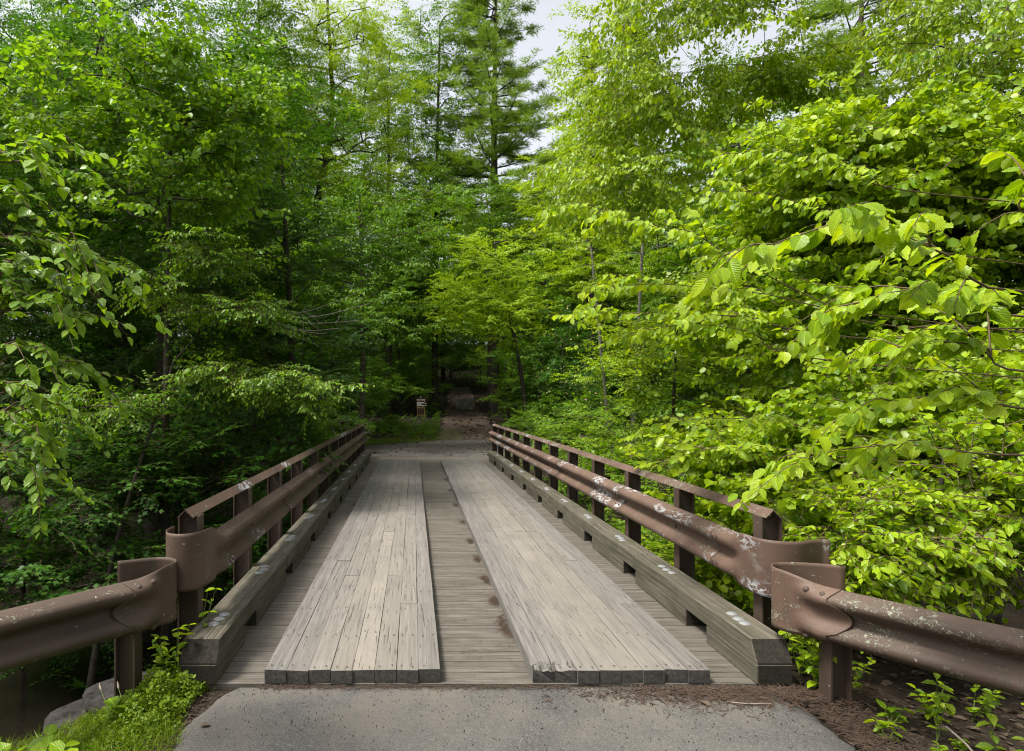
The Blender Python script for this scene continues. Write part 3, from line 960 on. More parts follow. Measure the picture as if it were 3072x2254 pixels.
def take(f, idx):
    return {k: v[idx] for k, v in f.items()}

def leaves_mesh(name, f, tname, offset=(0, 0, 0)):
    pts, faces, uv = TPL[tname]
    k, n = len(pts), len(f['pos'])
    bi = np.cross(f['nm'], f['ax'])
    zs = rng.uniform(0.4, 1.8, n)
    ws = rng.uniform(0.82, 1.15, n)
    V = (f['pos'] - np.asarray(offset, float))[:, None] + f['sz'][:, None, None] * (
        pts[None, :, 0:1] * f['ax'][:, None] + ws[:, None, None] * pts[None, :, 1:2] * bi[:, None] + zs[:, None, None] * pts[None, :, 2:3] * f['nm'][:, None])
    base = (np.arange(n) * k)[:, None, None]
    polys = [(fa[None] + base).reshape(-1, fa.shape[1]) for fa in faces]
    return make_mesh(name, V.reshape(-1, 3), polys, tone=np.repeat(f['tone'], k), uv=None if uv is None else np.tile(uv, (n, 1)))

def leaf_objects(f, tname, mat, parent, offset, name='leaf'):
    """each leaf an object of its own; they share eight meshes"""
    pts, faces, uv = TPL[tname]
    var = []
    for v in range(8):
        p = pts.copy()
        p[:, 1] *= rng.uniform(.85, 1.15); p[:, 2] *= rng.uniform(.4, 2.0)
        p[:, 2] += rng.uniform(-.25, .1) * p[:, 0] ** 2 + rng.uniform(-.12, .12) * p[:, 1] * p[:, 0]
        var.append(make_mesh(name, p, faces, uv=uv, smooth=False))
    bi = np.cross(f['nm'], f['ax'])
    for i in range(len(f['pos'])):
        s = float(f['sz'][i])
        p = f['pos'][i] - np.asarray(offset, float)
        m = Matrix(((f['ax'][i][0] * s, bi[i][0] * s, f['nm'][i][0] * s, p[0]),
                    (f['ax'][i][1] * s, bi[i][1] * s, f['nm'][i][1] * s, p[1]),
                    (f['ax'][i][2] * s, bi[i][2] * s, f['nm'][i][2] * s, p[2]), (0, 0, 0, 1)))
        o = bpy.data.objects.new(name, var[i % 8])
        if not var[i % 8].materials:
            var[i % 8].materials.append(mat)
        COL.objects.link(o)
        o.parent = parent
        o.matrix_local = m

def apparent(f):
    """how large each leaf shows from the road; 0 outside the picture"""
    d = f['pos'] + f['ax'] * f['sz'][:, None] * .5 - np.array([0, 0, CAM_H])
    Y = np.maximum(d[:, 1], 0.2)
    x = HX + F_PX * d[:, 0] / Y; y = HY - F_PX * d[:, 2] / Y
    face = np.abs(np.sum(unit(d) * f['nm'], -1))
    a = f['sz'] / np.linalg.norm(d, axis=1) * (0.35 + face)
    return np.where((x > -10) & (x < 2262) & (y > -10) & (y < 1662) & (d[:, 1] > .3), a, 0)

def rot_from(dirs, roll=None):
    """rotation matrices whose x axis is dirs and whose z axis leans up"""
    x = unit(dirs)
    up = np.broadcast_to(np.array([0, 0, 1.]), x.shape)
    y = np.cross(up, x); bad = np.linalg.norm(y, axis=1) < 1e-3
    y[bad] = (0, 1, 0)
    y = unit(y); z = np.cross(x, y)
    if roll is not None:
        c, s = np.cos(roll)[:, None], np.sin(roll)[:, None]
        y, z = y * c + z * s, z * c - y * s
    return np.stack([x, y, z], -1)

def make_spray(L, n, size, hang=0.25, sides=3, spread=1.0, jit=0.35, twoside=True):
    """leafy twig along +x, in a near-horizontal plane"""
    pos, ax, nm, sz, seg = [], [], [], [], []
    def run(p0, ang, ll, nn):
        d = np.array([math.cos(ang), math.sin(ang), 0])
        pts = []
        for k in range(6):
            t = k / 5
            pts.append(p0 + d * ll * t + np.array([0, 0, 0.10 * ll * t - 0.22 * ll * t * t]))
        pts = np.array(pts)
        seg.append(pts)
        for k in range(nn):
            t = (k + rng.uniform(0.1, .9)) / nn
            t = 0.12 + 0.88 * t
            i = min(int(t * 5), 4); p = pts[i] + (pts[i + 1] - pts[i]) * (t * 5 - i)
            s = 1 if k % 2 else -1
            a = ang + s * spread * rng.uniform(.6, 1.25) if t < .97 else ang
            v = np.array([math.cos(a), math.sin(a), -hang * rng.uniform(.3, 2.0)])
            pos.append(p); ax.append(v)
            nm.append(np.array([rng.normal(0, jit), rng.normal(0, jit), 1.0]))
            sz.append(size * rng.uniform(.48, 1.25) * (1.0 - .25 * t))
    run(np.zeros(3), 0, L, n)
    for s in range(sides):
        t = 0.15 + 0.6 * s / max(1, sides)
        run(np.array([L * t, 0, 0.06 * L * t]), (1 if s % 2 else -1) * rng.uniform(.55, .95), L * (0.62 - .35 * t) * rng.uniform(.8, 1.2), max(3, int(n * .5)))
    f = dict(pos=np.array(pos), ax=unit(np.array(ax)), nm=np.array(nm), sz=np.array(sz))
    return f, seg

def place_sprays(sprays, base, dirs, scale, roll=None, twigs=None, tw_r=0.004):
    """instances of random sprays at base pointing along dirs"""
    m = len(base)
    if m == 0:
        return None
    which = rng.integers(0, len(sprays), m)
    Rm = rot_from(dirs, roll)
    out = []
    for v, (f, seg) in enumerate(sprays):
        idx = np.where(which == v)[0]
        if not len(idx):
            continue
        r, b, s = Rm[idx], base[idx], scale[idx]
        k = len(f['pos'])
        pos = np.einsum('mij,kj->mki', r, f['pos']) * s[:, None, None] + b[:, None]
        ax = np.einsum('mij,kj->mki', r, f['ax']); nm = np.einsum('mij,kj->mki', r, f['nm'])
        clump = rng.normal(0, .16, len(idx))
        tone = np.clip(rng.random((len(idx), k)) * .65 + .18 + clump[:, None], 0, 1)
        sz = f['sz'][None] * s[:, None] * rng.uniform(.85, 1.15, (len(idx), k))
        out.append(frames(pos.reshape(-1, 3), ax.reshape(-1, 3), nm.reshape(-1, 3), sz.ravel(), tone.ravel()))
        if twigs is not None:
            for i in idx:
                for pts in seg:
                    w = (Rm[i] @ pts.T).T * scale[i] + base[i]
                    V, q = tube(w[[0, 3, 5]], np.array([tw_r, tw_r * .7, tw_r * .4]), 3)
                    twigs.add(V, q)
    return cat(out)

SP = {}
def spray_set(key, k, **kw):
    SP[key] = [make_spray(**kw) for _ in range(k)]
spray_set('maple', 6, L=.62, n=12, size=.085, hang=.12, sides=4, spread=.9, jit=.28)
spray_set('bass', 6, L=.55, n=10, size=.095, hang=.7, sides=3, spread=.9, jit=.5)
spray_set('elm', 6, L=.55, n=14, size=.070, hang=.55, sides=3, spread=.9, jit=.4)
spray_set('shrub', 6, L=.42, n=12, size=.060, hang=.30, sides=3, spread=1.0, jit=.5)
spray_set('round', 6, L=.36, n=12, size=.062, hang=.25, sides=3, spread=1.1, jit=.55)
spray_set('hangr', 6, L=.38, n=12, size=.078, hang=.7, sides=3, spread=1.0, jit=.8)
spray_set('hangs', 6, L=.40, n=12, size=.068, hang=.6, sides=3, spread=1.0, jit=.7)
spray_set('hange', 6, L=.55, n=14, size=.084, hang=.9, sides=3, spread=.9, jit=.7)
spray_set('far', 6, L=.95, n=14, size=.13, hang=.4, sides=4, spread=1.0, jit=.45)
spray_set('farfine', 6, L=.9, n=20, size=.10, hang=.35, sides=4, spread=1.0, jit=.4)
spray_set('pine', 6, L=.8, n=12, size=.20, hang=-.15, sides=3, spread=.6, jit=.6)
spray_set('ash', 6, L=.60, n=22, size=.075, hang=.8, sides=3, spread=.8, jit=.4)

def blob_points(c, r, n, shell=0.45):
    d = unit(rng.normal(size=(n, 3)))
    u = rng.random((n, 1)) ** shell
    return np.asarray(c, float) + d * u * np.asarray(r, float)

def plant(name, label, cat_, base, trunk, blobs, key, tname, leaf, pads, per, lscale=1.0, flat=0.25, droop=0.0, group=None,
          bark='bark', twigs=False, limb_r=0.02, single=0, single_mat=None, tr_r=(0.12, 0.03), pad_r=0.25, extra=None, out_bias=0.8, stems=1, flowers=0, keep=None):
    """a tree or shrub: trunk polyline (world), leafy pads spread through ellipsoid blobs [(centre, radii, weight)]"""
    base = np.asarray(base, float)
    t = thing(name, label, cat_, base, group)
    wood = Geo()
    trunk = np.asarray(trunk, float)
    tp = smooth_path(trunk, 16)
    wood.tube(tp, np.linspace(tr_r[0], tr_r[1], 16), 8)
    ws = np.array([b[2] for b in blobs], float); ws /= ws.sum()
    pts = np.concatenate([blob_points(b[0], b[1], max(1, int(round(pads * w)))) for b, w in zip(blobs, ws)])
    axis_c = np.concatenate([np.repeat(np.asarray(b[0], float)[None], max(1, int(round(pads * w))), 0) for b, w in zip(blobs, ws)])
    if keep is not None:
        kk = keep(pts); pts, axis_c = pts[kk], axis_c[kk]
    limbs = Geo()
    # each pad grows from the nearest wood already there
    dtr = np.min(np.linalg.norm(pts[:, None] - tp[None], axis=2), axis=1)
    nodes = [tp[k] for k in range(3, 16)]; lev = [0] * 13
    for pi in np.argsort(dtr):
        p = pts[pi]
        nd_ = np.array(nodes)
        dd = p - nd_
        ln_ = np.linalg.norm(dd, axis=1)
        cost = ln_ * (1 + .5 * (dd[:, 2] < -.1 * ln_)) + .08 * np.array(lev)
        k = int(np.argmin(cost)); a = nd_[k]; ln = ln_[k]
        mid_ = (a + p) / 2 + np.array([rng.normal(0, .07), rng.normal(0, .07), .08]) * min(ln, 1.5)
        r0 = limb_r / (1 + .35 * lev[k])
        pth = smooth_path([a, mid_, p], 6)
        limbs.tube(pth, np.linspace(r0, max(.003, r0 * .5), 6), 4)
        for q_ in (2, 3, 5):
            nodes.append(pth[q_]); lev.append(lev[k] + 1)
    m = len(pts) * per
    b = np.repeat(pts, per, 0) + rng.normal(0, 1, (m, 3)) * np.array([pad_r, pad_r, pad_r * flat])
    o = unit(np.repeat(pts - axis_c, per, 0) * np.array([1, 1, .25]) + 1e-4)
    yaw = rng.uniform(0, 2 * np.pi, m)
    d = np.stack([np.cos(yaw), np.sin(yaw), rng.normal(0.05 - droop, .22 + flat * .25, m)], -1) + out_bias * o
    scl = np.full(m, lscale) * rng.uniform(.75, 1.25, m)
    if keep is not None:
        kk = np.where(keep(b) & keep(b + unit(d) * .38 * scl[:, None]))[0]
        b, d, scl = b[kk], d[kk], scl[kk]; m = len(kk)
    tw = Geo() if twigs else None
    f = place_sprays(SP[key], b, d, scl, rng.normal(0, .25, m), tw)
    if keep is not None:
        f = take(f, np.where(keep(f['pos']))[0])
    obj('trunk', wood.mesh('trunk', offset=base), M[bark], t)
    if limbs.n:
        obj('branches', limbs.mesh('branches', offset=base), M[bark], t, kind='stuff')
    if tw is not None and tw.n:
        obj('twigs', tw.mesh('twigs', offset=base), M['twig'], t, kind='stuff')
    if single:
        ap = apparent(f)
        order = np.argsort(-ap)
        big = order[:single][ap[order[:single]] > 0]
        rest = np.setdiff1d(np.arange(len(ap)), big)
        leaf_objects(take(f, big), tname, LEAF[single_mat], t, base)
        f = take(f, rest)
    obj('crown', leaves_mesh('crown', f, tname, base), LEAF[leaf], t, kind='stuff' if single else None)
    if flowers:
        idx = rng.choice(len(f['pos']), flowers)
        g = take(f, idx); g = dict(g); g['pos'] = g['pos'] + np.array([0, -.03, .03]); g['sz'] = np.full(flowers, .075); g['nm'] = unit(rng.normal(size=(flowers, 3)))
        obj('flowers', leaves_mesh('flowers', g, 'flower', base), LEAF['cream'], t, kind='stuff')
    return t

def dup(root, loc, rotz, scale, label, group=None):
    r = root.copy(); COL.objects.link(r)
    r.location = tuple(float(v) for v in loc); r.rotation_euler = (0, 0, rotz); r.scale = (scale, scale, scale * random.uniform(.92, 1.1))
    r['label'] = label
    if group:
        r['group'] = group
    elif 'group' in r:
        del r['group']
    for ch in list(root.children):
        c = ch.copy(); COL.objects.link(c); c.parent = r
    return r

def G(x, y):
    return np.array((x, y, float(gz(x, y))))

# ---------------------------------------------------------------- far wood: prototypes copied to their places
def tall_tree(name, label, X, Y, h, crown_lo, cr, key, tname, leaf, pads, per, bark='bark', r=.22, lean=(0, 0), lscale=1.0, **kw):
    b = G(X, Y); b[2] -= .1
    top = b + np.array([lean[0], lean[1], h * .99])
    mid = (b + top) / 2 + np.array([rng.normal(0, .25), rng.normal(0, .25), 0])
    nb = 6
    blobs = []
    for k in range(nb):
        t = crown_lo + (1 - crown_lo) * (k + .5) / nb
        c = b + (top - b) * t + np.array([rng.normal(0, cr * .22), rng.normal(0, cr * .22), 0])
        w = math.sin(math.pi * (0.18 + .74 * (k + .5) / nb))
        blobs.append((c, (cr * w, cr * w, h * (1 - crown_lo) / nb * .8), w * w))
    blobs.append((top - (0, 0, .35), (cr * .28, cr * .28, .5), .10))
    return plant(name, label, 'tree', b, [b, mid, b + (top - b) * .90], blobs, key, tname, leaf, pads, per, lscale=lscale, bark=bark, tr_r=(r, .04), limb_r=.05, pad_r=.5, flat=.5, **kw)

def pine_tree(name, label, X, Y, h, lo, rad, whorls, r=.3, leaf='pine'):
    b = G(X, Y); b[2] -= .1
    t = thing(name, label, 'tree', b)
    wood = Geo(); tp = np.stack([np.full(10, b[0]) + rng.normal(0, .05, 10), np.full(10, b[1]), np.linspace(b[2], b[2] + h, 10)], -1)
    wood.tube(tp, np.linspace(r, .03, 10), 9)
    obj('trunk', wood.mesh('trunk', offset=b), M['bark_pine'], t)
    limbs = Geo(); fs = []
    for w in range(whorls):
        u = w / (whorls - 1)
        z = b[2] + h * (lo + (1 - lo) * u * .985)
        ln = rad * (1 - u) ** .75 * rng.uniform(.75, 1.1) + .35
        for k in range(rng.integers(4, 7)):
            a = rng.uniform(0, 2 * np.pi)
            l = ln * rng.uniform(.6, 1.15)
            p0 = np.array([b[0], b[1], z + rng.uniform(-.2, .2)])
            d = np.array([math.cos(a), math.sin(a), 0])
            pts = smooth_path([p0, p0 + d * l * .5 + (0, 0, .02 * l), p0 + d * l + (0, 0, .16 * l)], 8)
            limbs.tube(pts, np.linspace(.012 + .014 * l, .006, 8), 4)
            n = int(5 + l * 5.0)
            tt = rng.uniform(.10, 1.0, n)
            i = np.minimum((tt * 7).astype(int), 6)
            pb = pts[i] + (pts[i + 1] - pts[i]) * (tt * 7 - i)[:, None]
            side = np.cross(d, [0, 0, 1.]) * np.where(np.arange(n) % 2, 1, -1)[:, None]
            dd = d + side * rng.uniform(.3, 1.3, n)[:, None] + np.array([0, 0, .12])
            fs.append(place_sprays(SP['pine'], pb, dd, rng.uniform(.7, 1.15, n), rng.normal(0, .2, n)))
    f = cat(fs)
    obj('branches', limbs.mesh('branches', offset=b), M['bark_pine'], t, kind='stuff')
    obj('crown', leaves_mesh('crown', f, 'tuft', b), LEAF[leaf], t)
    return t

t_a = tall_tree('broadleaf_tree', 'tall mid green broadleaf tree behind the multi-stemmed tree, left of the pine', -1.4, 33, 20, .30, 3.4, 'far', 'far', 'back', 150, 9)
t_b = tall_tree('broadleaf_tree', 'tall broad tree with fine leaves far left behind the linden', -13.5, 24, 21, .22, 4.2, 'farfine', 'far', 'maple', 150, 7, lscale=1.12)
t_c = tall_tree('broadleaf_tree', 'yellow-green tall tree right of the central pine, sunlit on its left', 7.4, 25.5, 17.6, .28, 2.2, 'far', 'far', 'yellow', 130, 8)
WOOD = 'tall trees deep in the wood'
def deep(proto, X, Y, s=1.0):
    b = G(X, Y); b[2] -= .1
    return dup(proto, b, random.uniform(0, 6.28), s, 'tall broadleaf tree deep in the wood behind the front row of trees', WOOD)
# named front-of-wood trees
dup(t_a, G(-6.2, 24.5), 1.0, .95, 'tall dark tree left of the forked locust, above the maples')
dup(t_b, G(-9.4, 18.5), 2.2, .86, 'tall tree with thick dark trunk at the top left, behind the linden')
dup(t_b, G(-17.5, 20.5), 4.0, .95, 'tall tree at the upper left edge, deep green against the sky')
dup(t_a, G(12.2, 24.5), 3.3, .72, 'tall tree at the upper right, left of the large-limbed pine')
dup(t_b, G(24.5, 26.0), 5.0, .8, 'tall tree at the right edge behind the large-limbed pine')
for X, Y, s, pr in ((-24, 30, 1.0, t_b), (-18, 31, 1.05, t_a), (-11.5, 33, 1.0, t_b), (-7.4, 37, 1.1, t_a), (-3.2, 41, .9, t_b), (2.2, 46, .9, t_a), (8.6, 36, .82, t_a), (12.8, 40, .72, t_b),
                    (17.5, 37, .66, t_a), (22, 41, .72, t_b), (29, 36, .85, t_a), (-15, 43, 1.0, t_a), (-21, 47, 1.0, t_b), (6, 54, .7, t_b), (-9, 53, 1.0, t_b), (15, 55, .62, t_a), (25, 55, .7, t_a), (-1, 62, .8, t_a), (-29, 42, 1, t_a), (35, 45, .9, t_b)):
    deep(pr, X, Y, s)
pn = pine_tree('pine_tree', 'tall white pine rising in the centre against the sky', 4.45, 34, 27, .26, 6.2, 34, .36)
pine_tree('pine_tree', 'old pine with bare spreading limbs at the upper right', 18.6, 25.5, 20, .50, 6.8, 17, .50)
dup(pn, G(10.6, 30.5), 2.1, .80, 'pine with drooping boughs top right of centre, half hidden')

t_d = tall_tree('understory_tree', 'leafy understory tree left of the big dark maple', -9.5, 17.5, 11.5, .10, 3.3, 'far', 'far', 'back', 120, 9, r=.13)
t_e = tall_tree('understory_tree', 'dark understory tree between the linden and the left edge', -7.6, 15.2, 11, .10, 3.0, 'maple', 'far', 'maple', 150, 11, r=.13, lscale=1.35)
US = 'understory trees filling the wood'
for X, Y, s_, lb in ((-13.5, 16.5, 1.05, 'understory tree at the left edge behind the dark maples'), (-5.6, 22.5, .9, 'understory tree behind the flat-layered maple'),
                     (6.9, 28.5, .85, 'understory tree right of the bright young ash'), (10.5, 20.0, .95, 'understory tree behind the pale maple sapling'),
                     (-8.6, 28, 1.1, None), (-14, 27, 1.2, None), (-20, 23, 1.2, None), (-3.5, 35, 1.0, None), (1.0, 43, 1.0, None), (8.2, 41, 1.0, None), (13, 33, 1.05, None), (14.5, 25, 1.0, None),
                     (19, 31, 1.1, None), (-12, 38, 1.3, None), (-6.5, 46, 1.2, None), (4.6, 53, 1.1, None), (12, 52, 1.1, None), (20, 46, 1.2, None), (-19, 39, 1.3, None), (-27, 33, 1.3, None), (26, 36, 1.2, None),
                     (-.5, 56, 1.2, None), (-13, 60, 1.3, None), (9, 66, 1.3, None), (20, 64, 1.3, None), (-24, 58, 1.3, None), (33, 52, 1.3, None)):
    b = G(X, Y); b[2] -= .1
    dup(t_e if X < -5 else t_d, b, random.uniform(0, 6.28), s_, lb or 'green understory tree in the wood beyond the bridge', None if lb else US)
# the wood goes on along both sides of the road
for X, Y, s_ in ((-14.5, 7, 1.0), (-15, 0, 1.1), (-12, -9, 1.2), (-18, 13, 1.2), (14, -8, 1.1), (15.5, 3, 1.1), (13, 12.5, 1.0), (2, -24, 1.4), (-8, -20, 1.3), (11, -19, 1.3)):
    b = G(X, Y); b[2] -= .1
    dup(t_d, b, random.uniform(0, 6.28), s_, 'green understory tree in the wood beside the road', 'trees beside the road')
# bushes that close the wood at eye level
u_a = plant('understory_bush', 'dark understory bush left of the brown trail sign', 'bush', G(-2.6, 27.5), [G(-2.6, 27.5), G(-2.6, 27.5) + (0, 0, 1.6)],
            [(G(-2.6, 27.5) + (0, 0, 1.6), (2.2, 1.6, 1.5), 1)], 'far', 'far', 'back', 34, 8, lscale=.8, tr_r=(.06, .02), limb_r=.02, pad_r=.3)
UB = 'bushes on the wood floor behind the bridge'
for X, Y, s, lb in ((-5.8, 24.5, 1.1, 'dark understory bush behind the far end of the left railing'), (5.4, 29.5, .9, 'understory bush right of the path, near the boulder'),
                    (8.6, 23.5, 1.15, 'understory bush behind the far end of the right railing'),
                    (-2.25, 18.6, .42, 'small leafy shrub just past the far end of the left railing'), (3.6, 19.2, .42, 'small shrub past the far end of the right railing'), (4.9, 20.2, .6, 'low shrub in front of the honeysuckle bush'), (-3.4, 20.5, .7, 'bush behind the grassy verge left of the gravel'),
                    (-9.5, 25.0, 1.5, None), (-13.5, 22.0, 1.5, None), (-3.2, 33, 1.2, None), (-7, 31, 1.4, None), (0.3, 37.0, 1.1, None), (6.6, 38, 1.3, None), (-.7, 33.0, 1.05, None), (-8, 52, 2.4, None), (-3.5, 55, 2.4, None), (1, 58, 2.5, None), (5.5, 56, 2.4, None), (9.5, 58, 2.5, None), (14, 54, 2.4, None), (-13, 56, 2.5, None), (19, 60, 2.5, None), (2.9, 48, 1.9, None), (-4.8, 39, 1.8, None), (11.5, 30, 1.5, None), (13, 24, 1.4, None),
                    (17, 28, 1.8, None), (4.8, 44, 1.4, None), (-1.5, 46, 1.5, None), (10, 46, 1.8, None), (-14, 34, 1.8, None), (-19, 26, 1.8, None)):
    b = G(X, Y)
    dup(u_a, b, random.uniform(0, 6.28), s, lb or 'low leafy bush on the dark wood floor beyond the bridge', None if lb else UB)

# ---------------------------------------------------------------- middle distance trees
b = G(-1.8, 20.5)
plant('broadleaf_tree', 'rounded broadleaf tree hanging over the far left end of the bridge', 'tree', b, [b, b + (.1, .1, 3), b + (0, 0, 8.5)],
      [((-2.6, 19.8, 6.5), (2.6, 2.0, 2.4), 1.3), ((-.4, 20.2, 7.2), (1.8, 1.8, 2.0), 1), ((-1.0, 19.0, 4.2), (2.0, 1.6, 1.2), .7), ((-4.2, 19.5, 4.6), (1.6, 1.6, 1.6), .6)],
      'bass', 'mid', 'back', 105, 8, lscale=1.15, limb_r=.03, pad_r=.35, tr_r=(.16, .03))
b = G(1.2, 35)
plant('multistem_tree', 'slender multi-stemmed tree left of the central pine', 'tree', b, [b, b + (.05, 0, 10), b + (.3, 0, 22)],
      [((1.5, 35, 13.0), (2.8, 2, 2.6), 1), ((1.6, 35, 17.5), (3.0, 2, 3.2), 1.2), ((1.4, 35, 21.8), (1.9, 1.5, 2.4), .7), ((1.0, 34.5, 8.2), (2.4, 2, 2.2), .9)],
      'far', 'far', 'back', 150, 9, lscale=1.0, limb_r=.05, pad_r=.45, tr_r=(.2, .05), flat=.5)
b = G(-3.9, 25.5)
plant('locust_tree', 'yellow-green locust with dark forked stem at the top, left of centre', 'tree', b, [b, b + (-.2, 0, 8.5), b + (.5, 0, 13), b + (.3, 0, 18.5)],
      [((-2.6, 25, 12.2), (2.2, 2, 1.2), 1), ((-4.6, 25, 14), (1.8, 2, 1.3), .9), ((-3.0, 25, 16.3), (2.6, 2, 1.5), 1.2), ((-2.2, 25, 10.3), (1.8, 1.6, .8), .6), ((-5.6, 25, 11.2), (1.6, 1.6, 1.0), .6), ((-1.2, 25, 14.4), (1.4, 1.6, 1.2), .6)],
      'farfine', 'far', 'yellow', 150, 7, lscale=1.0, limb_r=.06, pad_r=.5, flat=.25, tr_r=(.2, .05))
for X, Y, c1, c2, lb in ((-.9, 33.5, (-.6, 33.2, 5.6), (-.7, 33.2, 8.6), 'mid green young tree behind the trail sign'),
                        (5.4, 26.5, (5.2, 26.0, 3.4), (5.6, 26.0, 6.0), 'mid green young tree right of the path, above the boulder')):
    b = G(X, Y)
    plant('young_tree', lb, 'tree', b, [b, b + (.1, 0, 3), (c2[0], c2[1], c2[2] + 1)], [(c1, (1.7, 1.4, 1.5), 1), (c2, (1.6, 1.4, 1.6), 1)],
          'far', 'far', 'back', 60, 8, lscale=.8, limb_r=.025, pad_r=.35, tr_r=(.08, .02), flat=.4)
b = G(4.7, 30.0)
plant('young_tree', 'mid green tree in front of the foot of the central pine', 'tree', b, [b, b + (-.4, 0, 5), b + (-1.2, 0, 11.5)], [((3.2, 29.6, 8.0), (2.2, 1.5, 2.0), 1), ((3.6, 29.6, 10.6), (1.9, 1.4, 1.8), .8)],
      'far', 'far', 'back', 75, 8, lscale=.85, limb_r=.03, pad_r=.35, tr_r=(.11, .02), flat=.4)
b = G(3.0, 22.5)
plant('young_ash_tree', 'bright yellow-green young tree over the path in the centre', 'tree', G(4.2, 22.5), [G(4.2, 22.5), G(4.2, 22.5) + (-.3, 0, 2.8), (2.9, 22, 7.2)],
      [((2.7, 22, 6.3), (1.3, 1.2, 1.5), 1), ((1.7, 21.8, 4.8), (1.2, 1.1, 1.0), .8), ((3.6, 21.8, 4.8), (1.4, 1.1, 1.2), .9)],
      'ash', 'far', 'ashl', 80, 8, lscale=1.05, limb_r=.03, pad_r=.3, tr_r=(.11, .03), flat=.5)
b = G(5.2, 21)
plant('honeysuckle_bush', 'honeysuckle bush with cream blossoms behind the right railing end', 'bush', b, [b, b + (-.1, 0, 1.5), b + (-.1, 0, 3.4)],
      [(b + (-.1, -.3, 3.4), (1.4, 1.1, 1.6), 1), (b + (.4, -.5, 1.6), (1.3, 1.0, 1.2), .7)],
      'shrub', 'far', 'maple', 55, 11, lscale=1.15, limb_r=.02, pad_r=.3, tr_r=(.07, .02), flat=.6, flowers=330)
for X, Y, lx, h, lb in ((5.35, 16.6, -.55, 3.6, 'thin pale leaning stem behind the right railing'), (5.75, 16.2, .35, 4.6, 'pale forked birch stem right of the leaning stem')):
    b = G(X, Y)
    plant('young_birch_tree', lb, 'tree', b, [b, b + (lx * .3, 0, h * .5), b + (lx, 0, h + 2.2)], [(b + (lx, 0, h + 1.9), (1.3, 1.2, 1.1), 1), (b + (lx * .7, -.25, h * .72), (.9, .5, .7), .6), (b + (lx * .3, -.3, .7), (.9, .5, .6), .4)],
          'elm', 'mid', 'shrub', 34, 7, lscale=1.0, bark='bark_pale', tr_r=(.065, .035), limb_r=.015)

# ---------------------------------------------------------------- left bank
b = G(-3.75, 9.3)
plant('linden_tree', 'young linden with bright large leaves at the upper left', 'tree', b, [b, b + (0, 0, 4), b + (.1, 0, 9)],
      [((-3.8, 9.2, 6.1), (1.4, 1.1, 1.1), 1.2), ((-2.75, 9.1, 5.55), (.75, .8, .55), .5), ((-4.9, 9.2, 5.8), (.8, .9, .8), .5), ((-3.6, 9.1, 4.6), (1.2, 1.0, .7), .6), ((-5.7, 9.2, 6.0), (.7, .8, .6), .3)],
      'bass', 'round', 'lind', 78, 7, lscale=1.05, twigs=True, limb_r=.022, pad_r=.25, tr_r=(.08, .015), flat=.7, droop=-.35)
MP = dict(key='maple', tname='maple', leaf='maple', twigs=True, limb_r=.02, pad_r=.3, flat=.16)
b = G(-5.2, 12.2)
plant('maple_tree', 'dark layered maple behind the linden, left of the bridge', 'tree', b, [b, b + (.2, 0, 4), b + (.3, 0, 10)],
      [((-5.2, 11.8, 3.6), (2.6, 1.6, 2.2), 1), ((-4.6, 11.8, 6.6), (2.6, 1.6, 2.0), 1)], pads=125, per=8, tr_r=(.17, .03), **dict(MP, tname='far'))
b = G(-2.9, 14.6)
plant('maple_tree', 'maple with pale flat leaf layers above the left railing', 'tree', b, [b, b + (0, 0, 3), b + (-.3, 0, 9)],
      [((-3.0, 14.0, 4.9), (1.9, 1.3, 1.1), .9), ((-4.0, 14.0, 7.8), (2.2, 1.5, 1.6), 1), ((-2.4, 13.8, 2.6), (1.5, 1.2, .9), .6)], pads=105, per=8, tr_r=(.15, .03), **MP)
b = G(-8.6, 11.0)
plant('maple_tree', 'dark maple at the left edge behind the near branches', 'tree', b, [b, b + (.3, 0, 4), b + (.4, 0, 9.5)],
      [((-7.9, 10.8, 3.0), (2.0, 1.5, 2.2), 1), ((-7.6, 10.8, 6.5), (2.2, 1.6, 2.0), 1)], pads=105, per=8, tr_r=(.15, .03), **dict(MP, tname='far'))
b = G(-2.9, 10.4)
plant('maple_tree', 'low maple leaning over the creek beside the left railing', 'tree', b, [b, b + (.0, 0, 1.4), b + (.2, -.2, 3.0)],
      [((-2.7, 9.8, .55), (1.3, 1.0, .9), 1), ((-4.2, 9.6, .9), (1.2, 1.0, 1.0), 1), ((-2.2, 10.6, 1.6), (.9, 1.0, .5), .5), ((-3.3, 9.6, -.6), (1.6, 1.0, .5), .7)], pads=85, per=8, tr_r=(.07, .02), **MP)
b = G(-5.6, 8.8)
plant('maple_sapling', 'shaded maple sapling above the creek at the left', 'tree', b, [b, b + (.0, 0, 1.4), b + (.2, -.2, 2.6)],
      [((-5.2, 8.4, .6), (1.3, .9, 1.0), 1), ((-4.7, 8.2, -.5), (1.2, .9, .5), .7)], pads=48, per=7, tr_r=(.05, .02), **MP)
b = G(-4.2, 7.9)
plant('elm_sapling', 'elm sapling with pale drooping sprays left of the railing', 'tree', b, [b, b + (.2, .4, 2.0), b + (.8, .8, 4.4)],
      [((-2.28, 8.8, 1.95), (1.0, .5, .22), 1.2), ((-2.6, 8.9, 2.85), (.72, .5, .2), .7), ((-1.6, 8.9, 1.75), (.45, .4, .15), .4), ((-3.0, 8.8, 3.75), (.75, .5, .18), .6), ((-4.4, 8.5, 1.55), (.95, .5, .2), .7), ((-3.6, 8.5, 3.3), (.5, .5, .2), .3)],
      'elm', 'mid', 'lind', 74, 6, twigs=True, limb_r=.014, pad_r=.2, tr_r=(.05, .015), flat=.25, droop=.2)

OUT_R = lambda p: (p[:, 0] > 2.42) | ((p[:, 2] > 1.02) & (p[:, 0] > 1.9)) | (p[:, 1] > 17.5)
